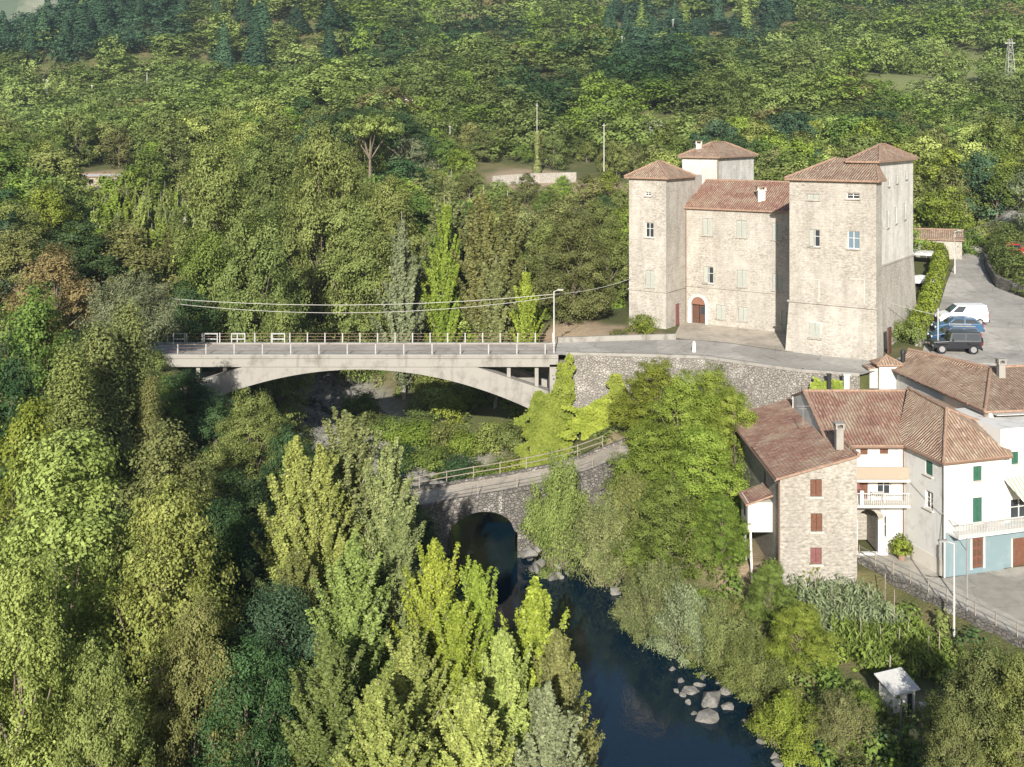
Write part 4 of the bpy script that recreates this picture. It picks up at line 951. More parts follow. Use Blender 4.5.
def tube_np(path, rad, sides=6):
    path = np.asarray(path, float); n = len(path); V = []; 
    for i in range(n):
        d = path[min(i + 1, n - 1)] - path[max(i - 1, 0)]; d /= np.linalg.norm(d) + 1e-9
        a = np.array([1., 0, 0]) if abs(d[0]) < .8 else np.array([0, 1., 0]); e = np.cross(d, a); e /= np.linalg.norm(e); f = np.cross(d, e)
        t = np.arange(sides) * 2 * np.pi / sides; V.append(path[i] + (np.cos(t)[:, None] * e + np.sin(t)[:, None] * f) * rad[i])
    V = np.concatenate(V); I = np.arange(n * sides).reshape(n, sides)
    F = np.stack([I[:-1], np.roll(I[:-1], -1, 1), np.roll(I[1:], -1, 1), I[1:]], -1).reshape(-1, 4)
    return V, F
def join(parts):
    V, F, o = [], [], 0
    for v, f in parts: V.append(v); F.append(f + o); o += len(v)
    return np.concatenate(V), np.concatenate(F)
def limbs(H, base, targets, r0, rt=.04, bend=.25, top=.8):
    """trunk with limbs curving out to the targets"""
    n = 7; zz = np.linspace(-.8, H * top, n); path = np.stack([np.cumsum(G.normal(0, .03 * H / 16, n)), np.cumsum(G.normal(0, .03 * H / 16, n)), zz], 1)
    parts = [tube_np(path, np.linspace(r0, rt * 1.5, n), 8)]
    for t in targets:
        t = np.asarray(t[:3], float); z0 = min(max(base, t[2] * G.uniform(.35, .6)), H * top * .95); p0 = np.array([np.interp(z0, zz, path[:, 0]), np.interp(z0, zz, path[:, 1]), z0]); s = np.linspace(0, 1, 6)[:, None]
        mid = (p0 + t) / 2 + np.array([0, 0, -bend * np.linalg.norm(t - p0) * .4])
        q = (1 - s) ** 2 * p0 + 2 * s * (1 - s) * mid + s ** 2 * t; q[1:-1] += G.normal(0, .06, (4, 3))
        rr = r0 * (1 - z0 / H) * .6; parts.append(tube_np(q, np.linspace(max(rr, rt), rt * .6, 6), 5))
    return join(parts)

PROTO = {}
def proto(name, H, R, crown, trunk, bark='bark'):
    V, F, t = crown; c = np_mesh(name + '_crown', V, F, L['green'], tint=t)
    tm = np_mesh(name + '_trunk', *trunk, MT[bark], smooth=True)
    PROTO.setdefault(name, []).append((H, R, c, tm, len(F)))
def broad(name, H, R, n_leaf, size, nl=11, base=.28, clump=.95, ncl=150, droop=0., up=.25, bark='bark', spread=1.0, aspect=.62, topw=.7, lr=(.38, .52), core=True):
    lobes = []
    for i in range(nl):
        t = (i + .5) / nl; z = H * (base + .12 + (1 - base - .25) * t); prof = math.sin(math.pi * min(1, (t * .8 + .2))) ** .6
        a = i * 2.4 + G.uniform(-.5, .5); rr = R * .58 * prof * G.uniform(.7, 1.15) * spread; r = R * G.uniform(*lr) * (1 - (1 - topw) * t)
        lobes.append((math.cos(a) * rr, math.sin(a) * rr, z, r, r * 1.05))
    if core: lobes.append((0, 0, H * .62, R * .5, H * .28))
    lobes.append((G.uniform(-.1, .1) * R, 0, H * .9, R * .34, H * .1))
    V, F, t, C_ = lobed(lobes, n_leaf, clump, ncl, size, up, droop=droop, aspect=aspect)
    proto(name, H, R, (V, F, t), limbs(H, H * base * .7, lobes[:-2], H * .022, .05), bark)
def poplar(name, H, R, n_leaf, size, nb=70, bark='bark_pale', steep=1.05, low=.1):
    P, N_, T = [], [], []; parts = []
    zz = np.linspace(-.6, H * .97, 8); path = np.stack([np.cumsum(G.normal(0, .05, 8)), np.cumsum(G.normal(0, .05, 8)), zz], 1); parts.append(tube_np(path, np.linspace(H * .014, .02, 8), 7))
    per = n_leaf // nb
    for i in range(nb):
        t = (i + G.random()) / nb; z0 = H * (low + .84 * t ** 1.05); prof = R * (1.15 * (1 - t) ** 1.0 + .05) * min(1, .6 + t * 2.2) * G.uniform(.55, 1.3)
        a = i * 2.39996 + G.uniform(-.3, .3); el = steep + G.uniform(-.2, .2) + .12 * t - .12 * (1 - t); Lg = prof / max(math.cos(el), .25); Lg = min(Lg, H * .30)
        if i % 40 == 7 and t < .5: el, Lg = 1.28 + G.uniform(-.08, .08), H * G.uniform(.2, .3)
        d = np.array([math.cos(a) * math.cos(el), math.sin(a) * math.cos(el), math.sin(el)]); c0 = np.array([np.interp(z0, zz, path[:, 0]), np.interp(z0, zz, path[:, 1]), z0])
        m = int(per * (.5 + Lg / (H * .2)) * .75); s = G.beta(1.6, 1.15, m); rc = (.34 - .22 * s) * (.72 + R * .1) * (1.1 - .45 * t)
        o = G.normal(size=(m, 3)) * rc[:, None] * .62; curve = np.array([0, 0, 1.]) * (s[:, None] ** 2) * Lg * .16
        P.append(c0 + d * (s * Lg)[:, None] + curve + o); N_.append(np.array([d[0], d[1], .35]) * .9 + o * 1.2 + unit(m) * .55); T.append(np.clip(G.normal(.5, .15) + .2 * (s - .5) + G.normal(0, .17, m), 0, 1))
        q = c0 + d * (np.linspace(0, .95, 4) * Lg)[:, None] + np.array([0, 0, 1.]) * (np.linspace(0, .95, 4)[:, None] ** 2) * Lg * .16; parts.append(tube_np(q, [.05, .035, .025, .01], 4))
    P = np.concatenate(P); V, F = leaves(P, np.concatenate(N_), size, .75)
    proto(name, H, R, (V, F, np.concatenate(T)), join(parts), bark)
def willow(name, H, R, n_leaf, size, nb=60):
    """many arching sprays of narrow leaves"""
    P, N_, T = [], [], []; parts = []
    for i in range(nb):
        a = G.uniform(0, 2 * math.pi); rr = R * math.sqrt(G.random()); top = H * (1 - .55 * (rr / R) ** 2) * G.uniform(.75, 1.05)
        tip = np.array([math.cos(a) * rr * 1.1, math.sin(a) * rr * 1.1, top]); p0 = np.array([math.cos(a) * rr * .15, math.sin(a) * rr * .15, H * .05]); mid = (p0 + tip) / 2 + np.array([0, 0, H * .18])
        s = np.linspace(0, 1, 5)[:, None]; q = (1 - s) ** 2 * p0 + 2 * s * (1 - s) * mid + s ** 2 * tip; parts.append(tube_np(q, np.linspace(.06 * H / 8, .012, 5), 4))
        m = n_leaf // nb; s = G.beta(2.2, 1.0, m)[:, None]; q = (1 - s) ** 2 * p0 + 2 * s * (1 - s) * mid + s ** 2 * tip; o = G.normal(size=(m, 3)) * (R * .11) * (1.25 - .7 * s); o[:, 2] *= .8
        P.append(q + o); N_.append(o + unit(m) * .5 + np.array([math.cos(a) * .3, math.sin(a) * .3, .35])); T.append(np.clip(G.normal(.5, .18) + G.normal(0, .16, m), 0, 1))
    V, F = leaves(np.concatenate(P), np.concatenate(N_), size, .36)
    proto(name, H, R, (V, F, np.concatenate(T)), join(parts), 'bark')
def conifer(name, H, R, n_leaf, size, nb=90):
    P, N_, T = [], [], []; parts = [tube_np([(0, 0, -.6), (0, 0, H * .5), (0, 0, H * .97)], [H * .018, H * .012, .03], 7)]
    for i in range(nb):
        t = (i + G.random()) / nb; z0 = H * (.06 + .9 * t); Lg = R * (1 - t) ** .75 * G.uniform(.6, 1.2) + .25; a = i * 2.39996; el = -.05 + .65 * t + G.uniform(-.1, .1); d = np.array([math.cos(a) * math.cos(el), math.sin(a) * math.cos(el), math.sin(el)])
        m = int(n_leaf / nb * (.35 + 1.1 * Lg / R)); s = G.beta(1.5, 1.0, m); o = G.normal(size=(m, 3)) * (.16 * R * (1.2 - .7 * s))[:, None]
        P.append(np.array([0, 0, z0]) + d * (s * Lg)[:, None] + o); N_.append(d * .4 + o + unit(m) * .5 + np.array([0, 0, .5])); T.append(np.clip(G.normal(.5, .17) + G.normal(0, .15, m), 0, 1))
    V, F = leaves(np.concatenate(P), np.concatenate(N_), size, .5)
    proto(name, H, R, (V, F, np.concatenate(T)), join(parts))
def umbrella(name, H, R, n_leaf, size):
    lobes = [(math.cos(a) * R * r, math.sin(a) * R * r, H * (.84 - .10 * r), R * .36, H * .11) for r, k in ((.68, 9), (.32, 5), (0, 1)) for a in [2 * math.pi * i / k + r for i in range(k)]]
    V, F, t, C_ = lobed(lobes, n_leaf, .55, 130, size, .5, .6)
    proto(name, H, R, (V, F, t), limbs(H, H * .42, [(l[0], l[1], l[2] - .1) for l in lobes[::2]], H * .035, .06, -.1, .6), 'bark')
def bush(name, H, R, n_leaf, size, ncl=70, droop=0., aspect=.62):
    lobes = [(math.cos(a) * R * .5, math.sin(a) * R * .5, H * G.uniform(.35, .55), R * .5, H * .42) for a in np.linspace(0, 6.28, 6)[:-1]] + [(0, 0, H * .55, R * .5, H * .44)]
    V, F, t, C_ = lobed(lobes, n_leaf, .3 * R, ncl, size, droop=droop, aspect=aspect)
    proto(name, H, R, (V, F, t), limbs(H, 0.05, lobes, .06, .02, .1, .6))
for k in range(4): broad('broad_near', 14, 5.2, 56000, .18, 24, .04, .62, 620, topw=.62, lr=(.27, .42), core=True, spread=1.2, up=.35)
for k in range(3): broad('plane', 14, 5.4, 60000, .2, 22, .02, .75, 480, topw=.75, lr=(.34, .48), core=True, spread=1.1, up=.4)
for k in range(4): broad('broad_mid', 14, 5.0, 20000, .27, 20, .04, .8, 280, lr=(.30, .46), core=True, spread=1.15, up=.35)
for k in range(2): broad('feather', 11, 4.0, 30000, .16, 12, .15, .7, 240, droop=.6, aspect=.45, up=.05)
for k in range(4): poplar('poplar', 15, 2.3, 56000, .15, 210)
for k in range(2): poplar('poplar_mid', 15, 2.6, 15000, .27, 66, low=.04)
for k in range(3): willow('willow', 7, 3.6, 24000, .19)
for k in range(2): conifer('conifer', 14, 3.2, 30000, .2)
umbrella('umbrella_pine', 13, 5.2, 14000, .28)
for k in range(3): bush('bush', 3, 1.9, 5000, .17)
for k in range(2): bush('bush_mid', 3, 2.0, 1300, .32)
for k in range(4): broad('wood_near', 10, 4.2, 6500, .34, 10, .08, .8, 120)
for k in range(2): conifer('wood_conifer', 11, 2.7, 3600, .36, 60)

NOSWAP = {}
def plant(name, kind, x, y, top_z, width, tone, label, cat='tree', group=None, sink=.3, one_mesh=False, var=None, zb=None):
    """a plant standing at x, y: an Empty with trunk and crown (shared meshes), scaled to reach top_z"""
    P = PROTO[kind]; H, R, c, tm, _n = P[(var if var is not None else rnd.randrange(len(P))) % len(P)]
    z0 = (h1(x, y) if zb is None else zb) - sink; sz = max(.25, (top_z - z0) / H); sx = width / 2 / R
    r = thing(name, label, cat, (x, y, z0), rnd.uniform(0, 6.28), group); r.scale = (sx * rnd.uniform(.94, 1.06), sx * rnd.uniform(.94, 1.06), sz)
    for nm, me_, mt in (('trunk', tm, None), ('crown', c, L[tone])):
        o = link(nm, me_, r, True)
        if mt is not None: o.material_slots[0].link = 'OBJECT'; o.material_slots[0].material = mt
    return r
def plant_px(name, kind, px, ytop, D, width, tone, label, cat='tree', group=None, **k):
    return plant(name, kind, X_(px, D), D, Z_(ytop, D), width, tone, label, cat, group, **k)

# near trees: picture column, row of the top, distance, crown width
NEAR = [
 # big pale lime trees, lower left
 ('broad_tree', 'broad_near', 62, 432, 50, 10.5, 'lime', 'huge pale green tree with ragged crown at the left edge of the near bank'),
 ('broad_tree', 'broad_near', 165, 478, 49, 7.6, 'lime', 'pale green tree leaning right of the huge left edge tree', ),
 ('broad_tree', 'broad_near', 22, 560, 43, 6.5, 'lime', 'low yellowish tree filling the lower left corner of view'),
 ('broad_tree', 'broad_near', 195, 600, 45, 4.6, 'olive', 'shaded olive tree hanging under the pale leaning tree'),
 ('broad_tree', 'broad_near', 100, 640, 40, 4.6, 'mid', 'low mid green tree below the huge pale tree'),
 # dark locusts between them and the poplars
 ('locust_tree', 'feather', 285, 585, 50, 7.5, 'blue', 'dark blue green locust tree left of the tall poplars'),
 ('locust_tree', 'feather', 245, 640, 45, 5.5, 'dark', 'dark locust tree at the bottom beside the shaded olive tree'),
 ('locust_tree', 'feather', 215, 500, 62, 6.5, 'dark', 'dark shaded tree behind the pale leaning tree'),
 # poplars
 ('poplar_tree', 'poplar', 350, 420, 60, 4.6, 'willow', 'tallest poplar of the cluster with pale feathery top'),
 ('poplar_tree', 'poplar', 298, 446, 59, 3.8, 'lime', 'slim poplar left of the tallest poplar'),
 ('poplar_tree', 'poplar', 322, 455, 57, 3.6, 'lime', 'slim poplar just in front of the tallest poplar'),
 ('poplar_tree', 'poplar', 386, 452, 58, 3.4, 'willow', 'grey green poplar right of the tallest poplar'),
 ('poplar_tree', 'poplar', 400, 520, 54, 3.4, 'willow', 'shorter grey green poplar below the grey green one'),
 ('poplar_tree', 'poplar', 352, 548, 50, 4.0, 'lime', 'broad poplar in the middle of the near cluster'),
 ('poplar_tree', 'poplar', 437, 546, 51, 3.2, 'yellow', 'bright yellow green poplar by the river, leftmost of the bright ones'),
 ('poplar_tree', 'poplar', 478, 572, 50, 3.2, 'yellow', 'bright yellow green poplar in the middle of the bright ones'),
 ('poplar_tree', 'poplar', 532, 590, 51, 3.9, 'yellow', 'bright yellow poplar closest to the dark water'),
 ('poplar_tree', 'poplar', 505, 640, 47, 3.2, 'lime', 'pale poplar in front of the yellow poplar by the water'),
 ('poplar_tree', 'poplar', 412, 640, 46, 3.4, 'lime', 'poplar with a bare pale stem near the bottom of view'),
 ('poplar_tree', 'poplar', 455, 610, 48, 3.2, 'yellow', 'yellow green poplar just behind the bare stemmed one'),
 ('poplar_tree', 'poplar', 548, 690, 43.5, 3.6, 'silver', 'whitish poplar lowest of all beside the river'),
 ('poplar_tree', 'poplar', 330, 650, 44, 3.6, 'mid', 'green poplar at the bottom left of the cluster'),
 ('poplar_tree', 'poplar', 380, 690, 41, 3.2, 'lime', 'short poplar at the bottom middle of the cluster'),
 ('poplar_tree', 'poplar', 470, 690, 42.5, 3.4, 'lime', 'short poplar between bare stemmed and whitish poplars'),
 ('poplar_tree', 'poplar', 296, 560, 53, 3.2, 'mid', 'green poplar above the dark locust tree'),
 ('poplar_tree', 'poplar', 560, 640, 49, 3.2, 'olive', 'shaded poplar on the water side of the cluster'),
 # left bank before the bridge
 ('cypress_tree', 'conifer', 128, 300, 82, 6.4, 'olive', 'tall olive conifer just before the left end of road bridge'),
 ('cypress_tree', 'conifer', 100, 322, 78, 7.5, 'olive', 'olive conifer left of the tallest one near bridge end'),
 ('cypress_tree', 'conifer', 70, 345, 72, 7.0, 'mid', 'green conifer further left above the huge pale tree'),
 ('cypress_tree', 'conifer', 150, 372, 80, 3.6, 'olive', 'smaller olive conifer touching the bridge deck'),
 ('broad_tree', 'broad_mid', 35, 290, 90, 9, 'green', 'round green tree at the left edge above the conifers'),
 ('broad_tree', 'broad_mid', 12, 345, 75, 8, 'dark', 'dark tree at the left edge beside the conifers'),
 ('broad_tree', 'broad_mid', 28, 400, 64, 6.5, 'bright', 'bright green tree at left edge behind huge pale tree'),
 ('broad_tree', 'broad_mid', 165, 425, 70, 7, 'olive', 'olive tree beneath the conifers and above the leaning pale tree'),
 ('willow_tree', 'willow', 128, 268, 100, 9, 'silver', 'silvery willow standing behind the tallest conifer'),
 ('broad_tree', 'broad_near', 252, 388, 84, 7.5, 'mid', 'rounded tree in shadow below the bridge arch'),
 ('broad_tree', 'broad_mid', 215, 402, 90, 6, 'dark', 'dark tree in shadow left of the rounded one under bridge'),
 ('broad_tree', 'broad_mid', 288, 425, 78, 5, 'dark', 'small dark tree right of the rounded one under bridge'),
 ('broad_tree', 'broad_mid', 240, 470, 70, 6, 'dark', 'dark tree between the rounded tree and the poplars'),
 ('broad_tree', 'broad_mid', 405, 498, 80, 5.6, 'dark', 'dark tree at the left end of old stone bridge'),
 ('broad_tree', 'broad_mid', 265, 520, 62, 5.5, 'blue', 'dark bluish tree left of the slim poplars'),
 # beyond the bridge, left and middle
 ('plane_tree', 'plane', 322, 121, 150, 15, 'mid', 'tallest domed plane tree behind the road bridge'),
 ('plane_tree', 'plane', 276, 134, 171, 19, 'mid', 'domed plane tree left of the tallest plane tree'),
 ('plane_tree', 'plane', 218, 148, 139, 15, 'mid', 'domed plane tree leftmost of the plane group'),
 ('plane_tree', 'plane', 305, 180, 164, 17, 'mid', 'plane tree low in front of the tallest plane tree'),
 ('plane_tree', 'plane', 355, 195, 146, 14, 'mid', 'plane tree low on the right of the plane group'),
 ('plane_tree', 'plane', 255, 205, 126, 13, 'mid', 'plane tree low on the left of the plane group'),
 ('plane_tree', 'plane', 205, 228, 128, 12, 'green', 'dark plane tree nearest the left half of the road bridge'),
 ('plane_tree', 'plane', 388, 178, 147, 12, 'mid', 'olive plane tree right of the tallest plane tree'),
 ('poplar_tree', 'poplar_mid', 450, 165, 140, 7.5, 'willow', 'greyish tall poplar behind the middle of bridge'),
 ('poplar_tree', 'poplar_mid', 444, 190, 130, 5, 'ivy', 'ivy yellow columnar tree behind the middle of bridge'),
 ('poplar_tree', 'poplar_mid', 405, 205, 132, 7, 'silver', 'grey green tree with bare pale trunk behind bridge'),
 ('poplar_tree', 'poplar_mid', 482, 180, 128, 7, 'olive', 'olive poplar right of the columnar ivy tree'),
 ('poplar_tree', 'poplar_mid', 508, 186, 126, 7, 'olive', 'second olive poplar, right of the first olive one'),
 ('poplar_tree', 'poplar_mid', 495, 250, 118, 6, 'willow', 'pale poplar standing just behind the bridge railing'),
 ('poplar_tree', 'poplar_mid', 528, 262, 116, 4.2, 'yellow', 'yellow green sapling behind the bridge near the lamp post'),
 ('broad_tree', 'plane', 573, 210, 122, 9.5, 'olive', 'round olive tree between the lamp post and the castle'),
 ('broad_tree', 'broad_mid', 545, 222, 128, 7, 'mid', 'green tree left of the round olive tree by the lamp post'),
 ('broad_tree', 'broad_mid', 607, 222, 130, 6.5, 'mid', 'green tree touching the left castle tower'),
 ('broad_tree', 'broad_mid', 560, 195, 146, 10, 'olive', 'olive tree higher behind the round olive one'),
 ('broad_tree', 'broad_mid', 600, 200, 148, 8, 'mid', 'green tree higher beside the left castle tower'),
 ('broad_tree', 'broad_mid', 522, 208, 140, 8, 'willow', 'pale tree behind the second olive poplar'),
 ('broad_tree', 'broad_mid', 385, 285, 152, 9, 'blue', 'dark blue green shrub tree hugging the bridge rail'),
 ('broad_tree', 'broad_mid', 330, 290, 160, 8, 'ivy', 'bright shrub tree left of the blue green one at bridge rail'),
 ('broad_tree', 'broad_mid', 425, 275, 140, 6.5, 'yellow', 'yellowish small tree right of the blue green one at bridge rail'),
 ('broad_tree', 'broad_mid', 280, 300, 119, 7, 'mid', 'mid green shrub tree at bridge rail below plane group'),
 ('broad_tree', 'broad_mid', 185, 282, 116, 7, 'dark', 'dark shrub tree at the left end of bridge rail'),
 ('pine_tree', 'umbrella_pine', 370, 107, 205, 11.5, 'lime', 'umbrella pine with flat crown and pale forked trunk'),
 ('broad_tree', 'broad_mid', 402, 108, 226, 14, 'dark', 'dark tree behind the umbrella pine on its right'),
 ('broad_tree', 'broad_mid', 345, 108, 228, 14, 'dark', 'dark tree behind the umbrella pine on its left'),
 ('broad_tree', 'broad_mid', 373, 103, 234, 14, 'dark', 'dark tree straight behind the umbrella pine trunk'),
 ('broad_tree', 'broad_mid', 186, 378, 97, 6, 'dark', 'dark tree against the left foot of the road bridge'),
 ('broad_tree', 'broad_mid', 160, 386, 93, 6, 'green', 'green tree left of the dark one at the bridge foot'),
 ('broad_tree', 'broad_mid', 212, 405, 96, 5, 'blue', 'bluish tree right of the dark one at the bridge foot'),
 # feathery stand at the left
 ('broad_tree', 'broad_mid', 78, 222, 118, 10, 'dark', 'dark round tree behind the silvery willow'),
 ('broad_tree', 'broad_mid', 55, 245, 108, 8, 'brown', 'rusty brownish tree at left among the dark trees'),
 ('broad_tree', 'broad_mid', 20, 225, 125, 10, 'olive', 'olive tree on the left edge above the rusty tree'),
 # right bank
 ('fig_tree', 'broad_near', 655, 357, 95, 7.4, 'ivy', 'bright yellow green tree against the retaining wall'),
 ('fig_tree', 'broad_near', 712, 364, 93, 6.8, 'bright', 'bright green tree right of the yellow green one by the wall'),
 ('broad_tree', 'broad_near', 652, 420, 88, 7.5, 'bright', 'bright green tree below the yellow green one on the right bank'),
 ('broad_tree', 'broad_near', 700, 425, 84, 8, 'bright', 'large bright green tree left of the stone house'),
 ('broad_tree', 'broad_near', 668, 480, 80, 7, 'green', 'green tree below the large bright one on the right bank'),
 ('broad_tree', 'broad_near', 722, 495, 79, 4.2, 'bright', 'small bright tree close to the stone house wall'),
 ('fig_tree', 'broad_near', 683, 372, 91, 7.5, 'bright', 'bright tree between the two fig trees by the retaining wall'),
 ('fig_tree', 'broad_near', 735, 388, 90, 5.5, 'bright', 'bright green tree at the back corner of the stone house'),
 ('willow_tree', 'willow', 558, 446, 86, 5.6, 'lime', 'upright willow before the middle of old stone bridge'),
 ('willow_tree', 'willow', 606, 486, 83, 5.2, 'willow', 'greyish willow right of the upright willow'),
 ('willow_tree', 'willow', 630, 466, 84, 4.6, 'mid', 'pale willow beside the greyish willow on right bank'),
 ('willow_tree', 'willow', 655, 552, 75, 5.4, 'willow', 'pale willow overhanging the dark water'),
 ('willow_tree', 'willow', 690, 578, 72, 5.0, 'silver', 'silvery willow just right of the overhanging one'),
 ('willow_tree', 'willow', 722, 592, 70, 4.8, 'olive', 'olive willow above the pale river rocks'),
 ('willow_tree', 'willow', 752, 632, 67, 4.6, 'mid', 'mid green willow right of the pale river rocks'),
 ('broad_tree', 'broad_near', 800, 602, 68, 4.6, 'bright', 'rounded bright green tree in the garden below stone house'),
 ('broad_tree', 'broad_near', 770, 560, 73, 3.6, 'green', 'green tree at the corner of the stone house garden'),
 ('willow_tree', 'willow', 790, 690, 61, 4.2, 'ivy', 'yellow green bush willow at the water edge, lower right'),
 ('willow_tree', 'willow', 845, 690, 60, 3.8, 'willow', 'pale spiky willow left of the white garden shed'),
 ('broad_tree', 'broad_near', 985, 640, 54, 5.6, 'olive', 'large dark olive tree in the lower right corner'),
 ('broad_tree', 'broad_near', 1022, 655, 52, 4.6, 'mid', 'green tree cut by the right edge in lower corner'),
 ('broad_tree', 'broad_near', 955, 700, 50, 3.6, 'olive', 'low olive tree in front of the large lower right tree'),
]
for e in NEAR: plant_px(*e[:3], e[3] - (14 if e[1] == 'poplar' else 0), e[4], e[5] * (1.28 if e[1] == 'poplar' else 1.08), *e[6:8])
# feathery young poplars beyond the bridge on the left
sp = [(100 + 13 * (i % 9) + rnd.uniform(-5, 5), 176 + 13 * (i // 9) + rnd.uniform(-5, 7), 168 - 9 * (i // 9) + rnd.uniform(-3, 3)) for i in range(36)]
for px, yt, D in sp: plant_px('poplar_tree', 'poplar_mid', px, yt + abs(px - 150) * .06, D, 5.2, rnd.choice(['bright', 'lime', 'mid']), 'feathery light green poplar in the dense stand left of the plane group', 'tree', 'feathery poplars left of the plane trees')
# mid-distance woods, each tree a thing; the far forest is one mass
placed = [(o.location.x, o.location.y) for o in S.objects if o.parent is None and o.get('category') == 'tree']
KEEP = [(24, 116, 17), (45, 105, 12), (52, 122, 12), (61, 146, 7), (72, 165, 6), (30, 85, 12), (40, 90, 9), (36, 98, 6), (12, 106, 8)]
for _q, _r in ((hit(399, 112), 10), (hit(657, 136), 5), (hit(105, 188), 7)): KEEP.append((_q.x, _q.y, _r)); KEEP.append((_q.x * (1 - 10 / _q.y), _q.y - 10, _r))
KEEP.append((X_(370, 205), 203, 8)); KEEP.append((X_(370, 196), 196, 6))
for m, r in BARE: KEEP.append((m.x, m.y, r * .9))
for m in MEADOW: KEEP.append((m.x, m.y, 18))
def free(x, y, r=0): return all((x - a) ** 2 + (y - b) ** 2 > (c + r) ** 2 for a, b, c in KEEP)
def on_river(x, y):
    if y > 192: return False
    d, hw, s = river(np.array([x]), np.array([y])); return d[0] < hw[0] + 2
REG = []
cand = []
y = 122.0
while y < 245:
    st = 6.4 + (y - 120) * .018; x = -.5 * y
    while x < .5 * y:
        X, Y = x + rnd.uniform(-2.4, 2.4), y + rnd.uniform(-2.2, 2.2)
        if free(X, Y, 2) and not on_river(X, Y): cand.append((X, Y))
        x += st
    y += st * .92
def near_placed(X, Y, q=4.5): return any((X - a) ** 2 + (Y - b) ** 2 < q * q for a, b in placed)
cand = [c for c in cand if not near_placed(*c)]
n_ind = 0
for X, Y in cand:
    px, t = 512 + FPX * X / Y, X / Y
    castle_front = 600 < px < 930 and Y < 132
    if castle_front or (px > 905 and Y < 150): continue
    if 235 < px < 560 and Y < 152:
        d, hw, s = river(np.array([X]), np.array([Y]))
        if d[0] - hw[0] < 15: continue
    g = h1(X, Y)
    if Y < 150: kind, hh = 'broad_mid', rnd.uniform(6, 10)
    else: kind, hh = 'wood_near', rnd.uniform(6.5, 12.5)
    if 430 < px < 640: hh *= .62
    if px < 400 and Y < 165: hh *= 1.25
    reg = ('left valley side', 'tree in the wood left of the umbrella pine') if px < 330 else ('middle slope', 'tree on the slope between umbrella pine and castle') if px < 640 else ('castle woods', 'tree in the wood behind the castle') if px < 905 else ('lane woods', 'tree beside the lane at the right edge')
    tone = rnd.choices(['green', 'mid', 'dark', 'olive', 'lime', 'bright', 'blue', 'brown', 'silver'], [5, 7, 2, 4, 4, 4, 1.5, .4, 1])[0]
    word = {'green': 'plain green', 'mid': 'soft green', 'dark': 'dark green', 'olive': 'olive', 'lime': 'pale lime', 'bright': 'bright green', 'blue': 'bluish green', 'brown': 'rusty brown', 'silver': 'silvery'}[tone]
    plant('broad_tree', kind, X, Y, g + hh, hh * rnd.uniform(.9, 1.3), tone, f'{word} {reg[1]}', 'tree', f'{word} trees, {reg[0]}', sink=.6)
    n_ind += 1
print('individual wood trees', n_ind)

